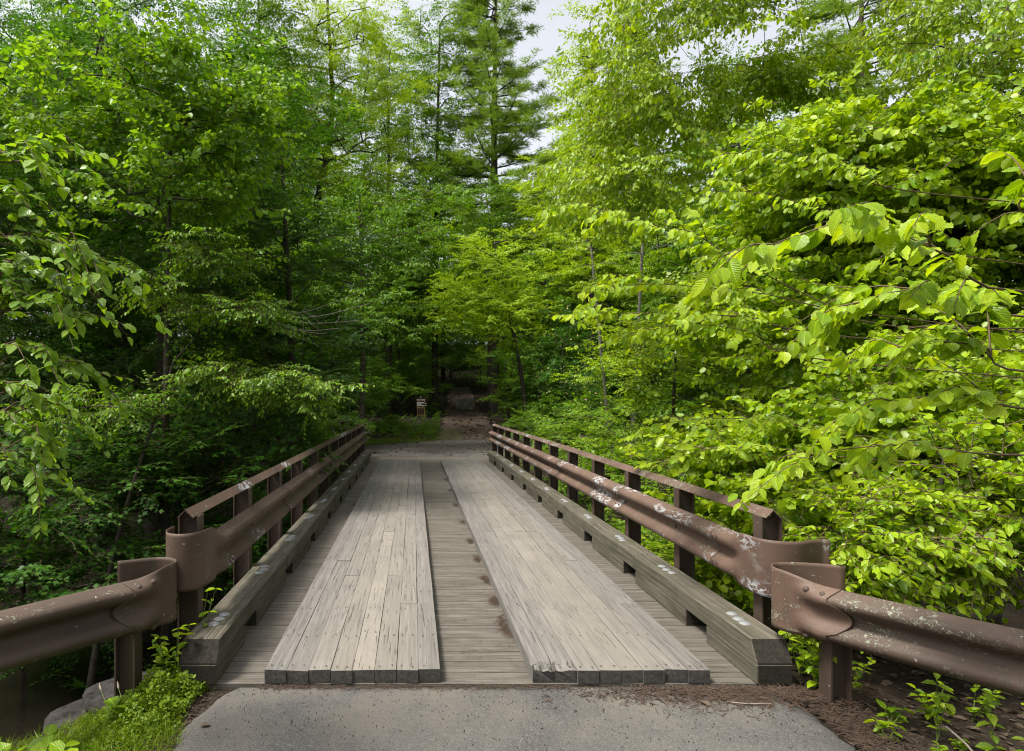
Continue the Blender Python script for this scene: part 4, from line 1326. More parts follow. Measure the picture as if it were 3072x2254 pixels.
# ---------------------------------------------------------------- right bank
b = G(5.2, 12.3)
plant('maple_sapling', 'pale green maple sapling over the right railing, in the middle', 'tree', b, [b, b + (0, 0, 2.4), b + (.1, 0, 4.8)],
      [((5.1, 11.8, 2.6), (1.2, .9, 1.1), 1), ((6.4, 11.8, 3.0), (1.2, .9, 1.1), .8), ((5.6, 11.4, 1.3), (1.4, .8, .7), .6)], 'maple', 'maple', 'shrub', 60, 7, twigs=True, keep=OUT_R, limb_r=.016, pad_r=.25, flat=.2, tr_r=(.06, .02))
b = G(3.6, 11.4)
plant('maple_sapling', 'low green maple seen through the bars of the right railing', 'tree', b, [b, b + (0, 0, 1.4), b + (.1, 0, 2.3)],
      [((3.6, 11.2, .2), (.9, 1.4, .7), 1), ((3.5, 8.8, -.2), (.8, 1.3, .7), 1), ((4.2, 13.6, .9), (1.0, 1.1, .7), .7)], 'maple', 'maple', 'bass', 66, 7, twigs=True, keep=OUT_R, limb_r=.016, pad_r=.25, flat=.2, tr_r=(.05, .02))
b = G(3.3, 6.6)
plant('maple_sapling', 'maple sapling below the near end of the right railing', 'tree', b, [b, b + (0, 0, 1.2), b + (.1, 0, 1.9)],
      [((3.2, 6.4, -.25), (.6, .9, .5), 1), ((3.3, 5.2, -.3), (.6, .6, .4), .6)], 'maple', 'maple', 'shrub', 30, 6, twigs=True, keep=OUT_R, limb_r=.012, pad_r=.2, flat=.2, tr_r=(.04, .015))
b = G(9.2, 8.9)
plant('broadleaf_tree', 'leafy tree overhanging the upper right, drooping sprays', 'tree', b, [b, b + (-.1, 0, 4.5), b + (-.6, 0, 9.5)],
      [((4.6, 9.6, 6.9), (1.7, 1.2, .9), 1), ((4.9, 9.4, 8.5), (1.4, 1.2, .7), .6), ((3.6, 10.4, 5.6), (1.0, 1.0, 1.0), .5), ((8.3, 8.8, 6.6), (1.6, 1.3, 1.2), .8)],
      'hange', 'mid', 'shrub', 120, 8, twigs=True, lscale=1.15, keep=OUT_R, limb_r=.02, pad_r=.3, tr_r=(.13, .02), flat=.4, droop=.35)
b = G(6.8, 7.2)
plant('alder_bush', 'big sunlit alder bush on the right, upper half', 'bush', b, [b, b + (0, 0, 2.5), b + (-.1, 0, 5.0)],
      [((5.2, 7.3, 3.9), (1.3, 1.0, 1.0), 1), ((6.7, 7.0, 4.1), (1.4, 1.1, 1.0), 1), ((5.2, 7.3, 2.6), (1.6, 1.0, .9), 1), ((7.4, 6.8, 3.0), (1.3, 1.0, 1.2), .8)],
      'hangr', 'round', 'shrub', 190, 11, twigs=True, lscale=1.3, keep=OUT_R, limb_r=.018, pad_r=.28, tr_r=(.09, .02), flat=.7)
b = G(3.7, 5.4)
plant('alder_bush', 'round-leaved bush crowding the right railing', 'bush', b, [b, b + (0, 0, .9), b + (.1, 0, 2.0)],
      [((3.0, 5.4, .85), (.75, .7, .5), 1), ((3.9, 5.2, 1.15), (.9, .7, .65), 1.2), ((4.9, 5.2, 1.5), (.9, .7, .7), 1), ((3.0, 4.9, .35), (.6, .4, .35), .5)],
      'hangr', 'round', 'shrub', 120, 11, twigs=True, lscale=1.1, keep=OUT_R, limb_r=.014, pad_r=.2, tr_r=(.045, .015), flat=.7, single=290, single_mat='shrub_one')
b = G(3.5, 4.15)
plant('dogwood_bush', 'dogwood bush behind the lichen-spotted guardrail on the right', 'bush', b, [b, b + (0, 0, .6), b + (.1, 0, 1.5)],
      [((2.85, 3.95, .62), (.5, .25, .25), 1), ((3.6, 4.0, .9), (.7, .35, .4), 1.1), ((4.4, 4.0, 1.0), (.6, .4, .55), .9), ((4.3, 4.3, .25), (.9, .4, .35), .15)],
      'hangs', 'mid', 'shrub', 66, 9, twigs=True, lscale=1.0, keep=OUT_R, limb_r=.010, pad_r=.14, tr_r=(.03, .012), flat=.6, single=290, single_mat='shrub_one')

# near elm sprays with single leaves
def branch_leaves(path, n, size, hang=.6, fan=.9, facing=0.0):
    """leaves set alternately along a branch path (world)"""
    path = np.asarray(path, float)
    s = np.concatenate(([0], np.cumsum(np.linalg.norm(np.diff(path, axis=0), axis=1))))
    u = np.sort(rng.uniform(.08, 1, n)) * s[-1]
    i = np.clip(np.searchsorted(s, u) - 1, 0, len(path) - 2)
    p = path[i] + (path[i + 1] - path[i]) * ((u - s[i]) / (s[i + 1] - s[i] + 1e-9))[:, None]
    d = unit(path[i + 1] - path[i])
    side = unit(np.cross(d, [0, 0, 1.])) * np.where(np.arange(n) % 2, 1, -1)[:, None]
    ax = d * rng.uniform(.25, .8, n)[:, None] + side * fan * rng.uniform(.4, 1.1, n)[:, None] + np.array([0, 0, -1.]) * hang * rng.uniform(.3, 1.5, n)[:, None]
    nm = np.array([0, 0, 1.]) + rng.normal(0, .38, (n, 3)) + np.array([0, -1., 0]) * facing
    return frames(p, ax, nm, size * rng.uniform(.62, 1.2, n) * (1 - .2 * u / s[-1]))

def branchy_tree(name, label, base, trunk, branches, size, singles, tr_r=(.09, .02), mat_one='elm_one', mat='elm', tname='near'):
    base = np.asarray(base, float)
    t = thing(name, label, 'tree', base)
    w = Geo(); w.tube(smooth_path(trunk, 12), np.linspace(tr_r[0], tr_r[1], 12), 8)
    obj('trunk', w.mesh('trunk', offset=base), M['bark'], t)
    fs = []; tip = np.asarray(trunk[-1], float)
    for br in branches:
        pts, n, sub, sz = br[0], br[1], br[2], br[3]
        hang = br[4] if len(br) > 4 else .6
        w = Geo()
        path = smooth_path(pts, 24)
        w.tube(path, np.linspace(.0055, .0015, 24), 5)
        fs.append(branch_leaves(path[7:], n, sz, hang, facing=.25))
        for k in range(sub):
            i = int(rng.integers(7, 22)); d = unit(path[i + 1] - path[i])
            sd = unit(np.cross(d, [0, 0, 1.])) * (1 if k % 2 else -1)
            l = rng.uniform(.22, .48) * (sz / .085)
            e1 = path[i] + (d * .7 + sd * .6) * l * .5 + np.array([0, 0, rng.uniform(-.02, .06)])
            e2 = path[i] + (d * .8 + sd * .65) * l + np.array([0, 0, rng.uniform(-.16, .03)])
            sp = smooth_path([path[i], e1, e2], 7)
            w.tube(sp, np.linspace(.004, .0012, 7), 4)
            fs.append(branch_leaves(sp, int(7 + l * 18), sz * .92, hang, facing=.25))
        obj('branch', w.mesh('branch', offset=base), M['twig'], t)
    f = cat(fs)
    ap = apparent(f); order = np.argsort(-ap)
    big = order[:singles]; big = big[ap[big] > 0]
    leaf_objects(take(f, big), tname, LEAF[mat_one], t, base)
    rest = np.setdiff1d(np.arange(len(ap)), big)
    if len(rest):
        obj('foliage', leaves_mesh('foliage', take(f, rest), tname, base), LEAF[mat], t, kind='stuff')
    return t

B_ = lambda *pts: [P(*p) for p in pts]
tb = G(3.9, 1.6)
branchy_tree('elm_tree', 'near elm reaching in from the right edge with very large leaves', tb, [tb, tb + (-.1, .2, 1.2), (3.7, 1.9, 2.6)],
    [([(3.6, 1.9, 2.2)] + B_((2300, 640, 2.1), (2080, 560, 2.0), (1900, 487, 2.0), (1750, 520, 2.0), (1600, 575, 2.05)), 34, 7, .092, .75),
     ([(3.6, 1.9, 1.9)] + B_((2300, 700, 2.3), (2120, 650, 2.3), (1980, 640, 2.3), (1850, 680, 2.4)), 30, 9, .085, .6),
     ([(3.6, 1.9, 1.8)] + B_((2300, 820, 2.3), (2160, 760, 2.4), (2000, 760, 2.5), (1860, 800, 2.6)), 30, 9, .082, .6),
     ([(3.6, 1.9, 1.7)] + B_((2330, 900, 2.3), (2150, 870, 2.4), (1990, 880, 2.5), (1850, 930, 2.6)), 30, 8, .082, .5),
     ([(3.6, 1.9, 1.6)] + B_((2300, 1000, 2.5), (2000, 980, 2.7), (1800, 1000, 2.8), (1660, 1075, 2.9)), 30, 8, .082, .5),
     ([(3.6, 1.9, 2.5)] + B_((2330, 470, 2.2), (2270, 400, 2.2), (2230, 420, 2.3)), 16, 4, .085, .9)], .09, 290)
tb = G(6.4, 4.3)
branchy_tree('elm_tree', 'second elm whose long sprays reach left across the middle distance', tb, [tb, tb + (-.1, .2, 1.6), (6.0, 4.6, 3.4)],
    [([(5.9, 4.6, 2.2)] + B_((1990, 720, 4.4), (1800, 660, 4.4), (1602, 560, 4.4), (1520, 510, 4.4), (1440, 499, 4.4), (1339, 473, 4.5), (1280, 446, 4.5), (1192, 462, 4.5)), 70, 12, .088, .8),
     ([(5.9, 4.6, 2.0)] + B_((1900, 690, 4.5), (1700, 650, 4.5), (1558, 633, 4.5), (1420, 625, 4.5), (1330, 640, 4.5), (1290, 672, 4.5)), 44, 9, .085, .65),
     ([(5.9, 4.6, 1.9)] + B_((1850, 740, 4.4), (1650, 700, 4.4), (1500, 690, 4.4), (1400, 690, 4.4), (1278, 690, 4.4)), 44, 9, .085, .55),
     ([(5.9, 4.6, 1.7)] + B_((1800, 790, 4.4), (1650, 730, 4.4), (1500, 715, 4.4), (1360, 745, 4.4)), 34, 7, .085, .6),
     ([(5.9, 4.6, 3.0)] + B_((2000, 420, 4.5), (1850, 370, 4.6), (1700, 330, 4.7), (1600, 345, 4.8)), 44, 10, .088, .8),
     ([(5.9, 4.6, 1.2)] + B_((1900, 960, 4.6), (1700, 925, 4.6), (1500, 925, 4.6), (1370, 965, 4.6)), 48, 11, .08, .25),
     ([(5.9, 4.6, 1.0)] + B_((1900, 1010, 4.4), (1700, 985, 4.4), (1550, 990, 4.4), (1430, 1030, 4.4)), 40, 8, .08, .25),
     ([(5.9, 4.6, 2.5)] + B_((2100, 560, 4.3), (1900, 500, 4.4), (1700, 430, 4.5), (1560, 420, 4.6)), 50, 10, .088, .8)], .085, 290)
tb = G(-3.9, 1.9)
branchy_tree('elm_tree', 'elm branches hanging in from the left edge of the view', tb, [tb, tb + (0, .2, 1.5), (-3.5, 2.2, 3.0)],
    [([(-3.5, 2.2, 2.8)] + B_((-60, 350, 2.5), (0, 335, 2.5), (60, 340, 2.5), (118, 300, 2.5)), 30, 8, .068, .22),
     ([(-3.5, 2.2, 2.6)] + B_((-80, 440, 2.5), (-20, 410, 2.5), (40, 430, 2.5)), 24, 6, .066, .25),
     ([(-3.5, 2.2, 2.5)] + B_((-80, 530, 2.5), (20, 520, 2.5), (110, 530, 2.5), (180, 555, 2.5), (232, 595, 2.5)), 44, 14, .066, .22),
     ([(-3.5, 2.2, 2.4)] + B_((-80, 600, 2.7), (0, 575, 2.7), (90, 600, 2.7), (170, 640, 2.7)), 40, 12, .066, .22),
     ([(-3.5, 2.2, 2.3)] + B_((-80, 680, 2.6), (0, 650, 2.6), (90, 660, 2.6), (195, 700, 2.6)), 40, 12, .066, .22),
     ([(-3.5, 2.2, 2.1)] + B_((-80, 790, 2.6), (0, 760, 2.6), (80, 770, 2.6), (185, 825, 2.6)), 36, 10, .064, .22),
     ([(-3.5, 2.2, 2.0)] + B_((-80, 860, 2.8), (0, 840, 2.8), (60, 860, 2.8), (110, 900, 2.8)), 30, 8, .064, .22),
     ([(-3.5, 2.2, 1.9)] + B_((-80, 930, 2.7), (0, 905, 2.7), (60, 930, 2.7), (135, 985, 2.7)), 34, 9, .062, .22),
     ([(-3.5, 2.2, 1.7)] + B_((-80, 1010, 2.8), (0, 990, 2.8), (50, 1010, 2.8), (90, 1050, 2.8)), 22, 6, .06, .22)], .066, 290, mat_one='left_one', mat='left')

# ---------------------------------------------------------------- rocks, log, boulder
def rock(name, label, loc, size, mat, seed, cat_='rock', flat=1.0, rotz=0.0, sub=3, strata=0.0):
    bm = bmesh.new()
    bmesh.ops.create_icosphere(bm, subdivisions=sub, radius=1)
    r = np.random.default_rng(seed)
    dirs = [Vector(d).normalized() for d in r.normal(size=(11, 3))]
    cut = r.uniform(.62, .95, 11)
    for v in bm.verts:
        p = v.co.copy()
        for d, c in zip(dirs, cut):
            k = p.dot(d)
            if k > c:
                p -= d * (k - c) * .92
        if p.z > .45: p.z = .45 + (p.z - .45) * .25
        p += Vector(r.normal(size=3)) * .018
        if strata:
            p.x *= 1 + strata * .5 * math.sin(p.z * 14)
        v.co = Vector((p.x * size[0], p.y * size[1], p.z * size[2] * 1.6))
    o = obj(name, bm_mesh(name, bm), mat, loc=loc, rot=(0, 0, rotz))
    return tag(o, label, cat_)
rock('boulder', 'grey boulder beside the path in the dark wood', P(1024, 890, 36), (.60, .5, .44), M['boulder'], 21, 'boulder', sub=4)
def slab(label, cx, cy, top, rx, ry, th, seed, rotz=0.0):
    r = np.random.default_rng(seed)
    bm = bmesh.new(); n = 22; layers = 4
    ang = np.sort(np.arange(n) * 2 * np.pi / n + r.uniform(-.1, .1, n))
    rad = 1 + r.normal(0, .10, n)
    rings = []
    for l in range(layers + 1):
        z = -th * l / layers
        k = 1 + (.05 * (l % 2)) + r.normal(0, .012, n) + .05 * l / layers
        rings.append([bm.verts.new((rx * rad[i] * k[i] * math.cos(ang[i]), ry * rad[i] * k[i] * math.sin(ang[i]), z + r.normal(0, .006))) for i in range(n)])
    inner = [[bm.verts.new((rx * rad[i] * q * math.cos(ang[i]), ry * rad[i] * q * math.sin(ang[i]), r.normal(.004, .006))) for i in range(n)] for q in (.8, .5)]
    c = bm.verts.new((0, 0, .01))
    seq = [inner[1], inner[0]] + rings
    for a, b in zip(seq, seq[1:]):
        for i in range(n):
            bm.faces.new((a[i], a[(i + 1) % n], b[(i + 1) % n], b[i]))
    for i in range(n):
        bm.faces.new((c, inner[1][(i + 1) % n], inner[1][i]))
    bm.faces.new(rings[-1])
    tag(obj('rock', bm_mesh('rock', bm), M['rock'], loc=(cx, cy, top), rot=(R(-3), R(2), rotz)), label, 'rock')
slab('flat grey ledge stone behind the left guardrail post', -1.86, 4.22, -.34, .38, .34, .12, 5, .2)
slab('stone slab under the flat ledge stone', -1.98, 4.12, -.48, .44, .38, .22, 6, -.2)
rock('rock', 'grey stone in the lower left corner above the creek', (-2.32, 3.30, -.43), (.34, .26, .19), M['rock'], 12, rotz=-.2)
rock('rock', 'small stone at the edge of the mossy grass', (-1.72, 3.34, -.30), (.13, .10, .10), M['rock'], 15)
g = Geo(); g.tube(smooth_path([P(130, 1592, 7.3), P(260, 1545, 7.6), P(400, 1530, 7.9), P(520, 1500, 8.3)], 14), np.linspace(.045, .06, 14), 6)
tag(obj('fallen_log', g.mesh('fallen_log'), M['dead']), 'thin fallen log along the edge of the dark creek', 'log')

# dead twiggy branches
def dead_branch(label, root, tips, r0=.02, bend=.25):
    g = Geo()
    root = np.asarray(root, float)
    for tp in tips:
        tp = np.asarray(tp, float)
        mid = (root + tp) / 2 + np.array([0, 0, -bend * np.linalg.norm(tp - root) * rng.uniform(.4, 1)])
        pth = smooth_path([root, mid, tp], 9)
        g.tube(pth, np.linspace(r0, .004, 9), 4)
        for k in range(2):
            i = int(rng.integers(3, 8)); e = pth[i] + unit(rng.normal(size=3) * np.array([1, .6, .7])) * rng.uniform(.15, .4) * np.linalg.norm(tp - root) * .6
            g.tube(np.array([pth[i], (pth[i] + e) / 2 + (0, 0, -.03), e]), np.array([.007, .005, .003]), 3)
    return tag(obj('dead_branch', g.mesh('dead_branch'), M['dead']), label, 'branch')
dead_branch('bleached bare branch hanging in the dark gap left of the bridge end', P(585, 700, 10.5), [P(795, 640, 10.2), P(812, 668, 10.6), P(790, 705, 10.4), P(748, 722, 10.8), P(715, 735, 10.3), P(700, 760, 10.5), P(655, 742, 10.2)], .008, .10)
dead_branch('bare twiggy brush at the far end of the left railing', G(-1.75, 15.6), [P(830, 905, 15.4), P(800, 890, 15.4), P(770, 880, 15.6), P(745, 900, 15.5), P(720, 915, 15.4), P(815, 930, 15.4), P(760, 915, 15.3)], .014, -.15)

# ---------------------------------------------------------------- trail sign
sp0 = G(.36, 30)
sign = thing('trail_sign', 'brown trail signboards on a grey post by the wood edge', 'sign', sp0)
post_top = 1.62
obj('post', box_mesh('post', .09, .09, post_top + .35 - sp0[2], .008, base=True), M['sign_post'], sign, (-.01, .06, -.2))
def board(name, cx, cz, w, h, mat):
    return obj(name, box_mesh(name, w, .03, h, .004), mat, sign, (cx, 0, cz - sp0[2]))
b1 = board('direction_board', .03, 1.47, .56, .46, M['sign_brown'])
b2 = board('notice_board', 0, 1.02, .36, .42, M['sign_brown'])
for dx, dz, w, h in ((0, .20, .36, .02), (0, -.20, .36, .02), (-.17, 0, .02, .38), (.17, 0, .02, .38)):
    obj('frame', box_mesh('frame', w, .012, h), M['sign_gold'], b2, (dx, -.021, dz))
for dx, dz, w in ((.02, .135, .24), (.03, -.145, .20)):
    obj('faded_line', box_mesh('faded_line', w, .004, .014), M['sign_gold'], b2, (dx, -.0175, dz))
def text(s, x, z, size):
    cu = bpy.data.curves.new('lettering', 'FONT')
    cu.body = s; cu.size = size; cu.extrude = .003; cu.align_x = 'LEFT'; cu.offset = .0028
    tmp = bpy.data.objects.new('tmp', cu); COL.objects.link(tmp)
    bpy.context.view_layer.update()
    me = bpy.data.meshes.new_from_object(tmp.evaluated_get(bpy.context.evaluated_depsgraph_get()))
    bpy.data.objects.remove(tmp)
    obj('lettering', me, M['sign_white'], b1, (x, -.019, z), rot=(R(90), 0, 0))
text('Iron Trail', -.225, .095, .085)
text('Additional', -.225, -.04, .085)
text('Parking', -.225, -.11, .085)
text('Slag Heap', -.225, -.185, .085)
def arrow(cx, cz, ang, l):
    bm = bmesh.new()
    pts = [(-l / 2, -.008), (l / 2 - .06, -.008), (l / 2 - .06, -.03), (l / 2, 0), (l / 2 - .06, .03), (l / 2 - .06, .008), (-l / 2, .008)]
    c, s = math.cos(ang), math.sin(ang)
    a = [bm.verts.new((c * x - s * z, -.002, s * x + c * z)) for x, z in pts]
    b = [bm.verts.new((c * x - s * z, .002, s * x + c * z)) for x, z in pts]
    for i in range(7):
        bm.faces.new((a[i], a[(i + 1) % 7], b[(i + 1) % 7], b[i]))
    bm.faces.new(a); bm.faces.new(b[::-1])
    obj('arrow', bm_mesh('arrow', bm), M['sign_cream'], b1, (cx, -.018, cz))
arrow(.14, .10, R(90), .14)
arrow(.175, -.055, 0, .16)
arrow(.175, -.155, 0, .16)

# ---------------------------------------------------------------- ground plants and litter
def scatter(name, n, xr, yr, size, tname, leaf, up=1.0, zoff=0.0, mask=None, flat=False, jit=.5):
    x = rng.uniform(*xr, n); y = rng.uniform(*yr, n)
    if mask is not None:
        k = mask(x, y); x, y = x[k], y[k]
    n = len(x)
    p = np.stack([x, y, gz(x, y) + zoff + (0 if flat else 0)], -1)
    if flat:
        a = rng.uniform(0, 6.28, n)
        ax = np.stack([np.cos(a), np.sin(a), rng.normal(0, .12, n)], -1)
        nm = np.stack([rng.normal(0, .25, n), rng.normal(0, .25, n), np.ones(n)], -1)
    else:
        ax = np.stack([rng.normal(0, jit, n), rng.normal(0, jit, n), np.full(n, up)], -1)
        nm = rng.normal(size=(n, 3))
    f = frames(p, ax, nm, size * rng.uniform(.5, 1.25, n))
    return obj(name, leaves_mesh(name, f, tname), LEAF[leaf], kind='stuff')

# low green cover on banks and wood floor: small upright sprays
def cover(name, n, xr, yr, key, tname, leaf, scale, mask=None, lift=.02, up=.8):
    x = rng.uniform(*xr, n); y = rng.uniform(*yr, n)
    if mask is not None:
        k = mask(x, y); x, y = x[k], y[k]
    n = len(x)
    p = np.stack([x, y, gz(x, y) + lift], -1)
    d = np.stack([rng.normal(0, 1, n), rng.normal(0, 1, n), np.abs(rng.normal(up, .4, n))], -1)
    f = place_sprays(SP[key], p, d, scale * rng.uniform(.6, 1.3, n), rng.normal(0, .4, n))
    return obj(name, leaves_mesh(name, f, tname), LEAF[leaf], kind='stuff')
path_free = lambda x, y: ~((x > -2.1) & (x < 4.0 + np.clip(y - 18, 0, 9)) & (y < 25.2)) & ~((x > .9 + .085 * (y - 25)) & (x < 3.8) & (y > 24))
cover('ground_cover', 900, (-12, 16), (19, 34), 'far', 'far', 'back', .55, path_free)
cover('ground_cover', 420, (-2.6, 1.1), (23.5, 29), 'farfine', 'far', 'back', .45, path_free)
cover('bank_plants', 1000, (-11, -1.7), (8.0, 17.5), 'maple', 'far', 'maple', .8)
cover('bank_plants', 400, (2.4, 9), (7.5, 17.5), 'maple', 'far', 'bass', .8)
cover('bank_plants', 60, (2.9, 7), (4.0, 6.0), 'shrub', 'mid', 'shrub', .7)
grass_strip = lambda x, y: (y > 21.3 + .95 * (x + 2.2) - .4) & (y < 23.8 + .95 * (x + 2.2)) 
scatter('verge_grass', 9000, (-4.5, 2.0), (19, 27), .17, 'blade', 'grass', 1.0, 0, grass_strip, jit=.4)
scatter('verge_grass', 1500, (2.9, 4.6), (17.6, 19.6), .16, 'blade', 'grass', 1.0, 0, lambda x, y: x > 3.3 + .3 * np.sin(y * 5), jit=.5)
moss = lambda x, y: (x < -1.20 + .06 * np.sin(y * 9)) & (x > -2.75) & (y < 3.72 - .52 * np.clip(-1.25 - x, 0, 1.6))
scatter('grass', 26000, (-2.75, -1.12), (1.6, 3.75), .075, 'blade', 'grass', .8, 0, moss, jit=.7)
def clump():
    n = 9000
    x = rng.normal(-1.40, .15, n); y = rng.normal(3.36, .19, n)
    k = (x < -1.2)
    x, y = x[k], y[k]; n = len(x)
    h = (.15 + .07 * np.sin(x * 31) * np.sin(y * 27)) * np.exp(-((x + 1.40) ** 2 / .05 + (y - 3.38) ** 2 / .07)) * rng.uniform(.3, 1.1, n)
    p = np.stack([x, y, gz(x, y) + h], -1)
    f = frames(p, rng.normal(size=(n, 3)) + (0, 0, .4), rng.normal(0, .5, (n, 3)) + (0, 0, 1), rng.uniform(.008, .024, n))
    obj('wood_sorrel', leaves_mesh('wood_sorrel', f, 'round'), LEAF['grass'], kind='stuff')
clump()

def weed(name, label, base, n_st, h, key, leaf, sz, lean=.3, tname='mid', group=None, pairs=6, stem='grass'):
    base = np.asarray(base, float)
    t = thing(name, label, 'plant', base, group)
    g = Geo(); fs = []
    for k in range(n_st):
        a = rng.uniform(0, 6.28); l = h * rng.uniform(.65, 1.1)
        tip = np.array([math.cos(a) * lean * l, math.sin(a) * lean * l, l])
        pth = smooth_path([(0, 0, 0), tip * .5 + (0, 0, .05 * l), tip], 8)
        g.tube(pth, np.linspace(.004, .0015, 8), 4)
        for j in range(pairs):
            u = (.25 + .75 * j / (pairs - 1)) * 6.99
            i = int(u); p = pth[i] + (pth[i + 1] - pth[i]) * (u - i)
            b = a + j * 1.57
            for s in (0, math.pi):
                d = np.array([math.cos(b + s), math.sin(b + s), rng.uniform(-.25, .5)])
                fs.append(frames((p + base)[None], d[None], np.array([[rng.normal(0, .2), rng.normal(0, .2), 1.]]), np.array([sz * rng.uniform(.7, 1.2)])))
    obj('stem', g.mesh('stem'), M['stem'], t)
    leaf_objects(cat(fs), tname, LEAF[leaf], t, base)
    return t
M['stem'] = simple('green_stem', (0.10, 0.14, 0.03), .6, 0, .3, 30, .2)
weed('tall_weed', 'leafy green weed climbing beside the left kerb end', (-1.42, 3.62, -.12), 5, .42, None, 'shrub_one', .062, .28)
weed('tall_weed', 'spindly weed against the first post of the left railing', (-1.33, 3.78, .05), 2, .40, None, 'shrub_one', .05, .25, pairs=5)
weed('tall_weed', 'lance-leaved weed between the right kerb end and the guardrail post', G(2.30, 3.50), 3, .30, None, 'shrub_one', .085, .25)
weed('tall_weed', 'weed cluster just right of the lance-leaved weed', G(2.36, 3.75), 4, .34, None, 'shrub_one', .07, .35)
weed('seedling', 'small rosette seedling at the asphalt edge, lower right', G(2.33, 3.02), 3, .09, None, 'shrub_one', .055, .6, pairs=3)
weed('seedling', 'taller seedling right of the guardrail post', G(2.60, 3.05), 2, .30, None, 'shrub_one', .055, .2, pairs=5)
weed('seedling', 'broad rosette seedling at the foot of the right guardrail post', G(2.46, 3.16), 4, .10, None, 'shrub_one', .06, .7, pairs=3)
weed('seedling', 'long-stemmed seedling rising in front of the lichened guardrail', G(2.72, 2.86), 1, .48, None, 'shrub_one', .06, .12, pairs=6)
weed('seedling', 'bushy seedling at the bottom edge, lower right', G(2.55, 2.60), 6, .22, None, 'shrub_one', .07, .5, pairs=4)
weed('seedling', 'round-leaved trailing shoot in the lower right corner', G(2.95, 2.62), 2, .34, None, 'shrub_one', .07, .8, pairs=5)
weed('seedling', 'small seedling in leaf litter under the right guardrail', G(3.05, 2.95), 3, .12, None, 'shrub_one', .05, .7, pairs=3)
weed('broadleaf_weed', 'broad-leaved weeds at the bottom left corner', G(-1.98, 2.92), 8, .15, None, 'shrub_one', .085, .8, pairs=3, tname='round')
weed('broadleaf_weed', 'single large leaf plant at the foot of the left guardrail post', G(-1.55, 3.30), 2, .10, None, 'shrub_one', .10, .6, pairs=2, tname='round')
weed('broadleaf_weed', 'broad-leaved weeds right of the corner patch in the grass', G(-1.72, 2.86), 6, .13, None, 'shrub_one', .075, .8, pairs=3, tname='round')
for lb, x, y, h, sz, ns in (('tiny seedling in the dirt left of the forked twig', 2.42, 2.86, .07, .035, 3), ('tiny two-leaved seedling beside the forked twig', 2.66, 2.98, .06, .035, 2),
                        ('low leafy seedling behind the right guardrail post', 2.52, 3.55, .22, .05, 4), ('leafy seedling in shade under the right guardrail, nearest the post', 2.78, 3.30, .20, .055, 4),
                        ('leafy seedling in shade under the middle of the right guardrail', 3.05, 3.35, .24, .06, 4), ('dark leafy seedling below the guardrail at the right edge', 3.25, 3.12, .22, .06, 4),
                        ('bright seedling cluster at the bottom edge right of the asphalt', 2.36, 2.52, .12, .05, 5), ('small seedling between two twigs at the lower right', 2.74, 2.74, .10, .045, 3),
                        ('leafy shoot at the bottom right, below the trailing shoot', 2.82, 2.50, .16, .06, 4)):
    weed('seedling', lb, G(x, y), ns, h, None, 'shrub_one', sz, .5, pairs=4)
def arc(label, pts, r=.0035):
    g_ = Geo(); pth = smooth_path(pts, 20)
    g_.tube(pth, np.linspace(r, r * .4, 20), 5)
    for k_ in range(5):
        i_ = int(rng.integers(4, 18)); e_ = pth[i_] + rng.normal(0, .09, 3)
        g_.tube(np.array([pth[i_], (pth[i_] + e_) / 2 + (0, 0, .02), e_]), np.array([r * .5, r * .4, r * .2]), 3)
    tag(obj('bare_vine', g_.mesh('bare_vine'), M['dead']), label, 'vine')
arc('pale bare vine arching behind the lichened guardrail', [P(1940, 1335, 3.7), P(2000, 1300, 3.75), P(2060, 1290, 3.8), P(2120, 1310, 3.8), P(2165, 1372, 3.75)])
arc('bare thin stem leaning out of the dark thicket at the right edge', [P(2252, 1190, 4.2), P(2190, 1215, 4.1), P(2120, 1265, 4.0), P(2080, 1330, 3.95)], .003)
arc('bare twiggy stem in the thicket above the right guardrail', [P(2215, 1300, 4.0), P(2200, 1230, 4.1), P(2170, 1170, 4.1), P(2175, 1110, 4.2)], .003)
def stalk(label, base, tip):
    g = Geo(); base = np.asarray(base, float); tip = np.asarray(tip, float)
    t = thing('plantain_stalk', label, 'plant', base)
    pth = smooth_path([(0, 0, 0), (tip - base) * .5 + (.012, 0, 0), tip - base], 8)
    g.tube(pth, np.linspace(.0025, .002, 8), 4)
    obj('stem', g.mesh('stem'), M['stem'], t)
    g2 = Geo(); d = unit((tip - base)[None])[0]
    g2.tube(np.array([pth[-1] - d * .0, pth[-1] + d * .015, pth[-1] + d * .04]), np.array([.004, .007, .002]), 6)
    obj('seed_head', g2.mesh('seed_head'), M['dead'], t)
stalk('left one of two thin seed stalks in front of the dark creek', P(250, 1622, 3.2), P(222, 1518, 3.35))
stalk('right one of two thin seed stalks in front of the dark creek', P(275, 1600, 3.3), P(261, 1515, 3.4))

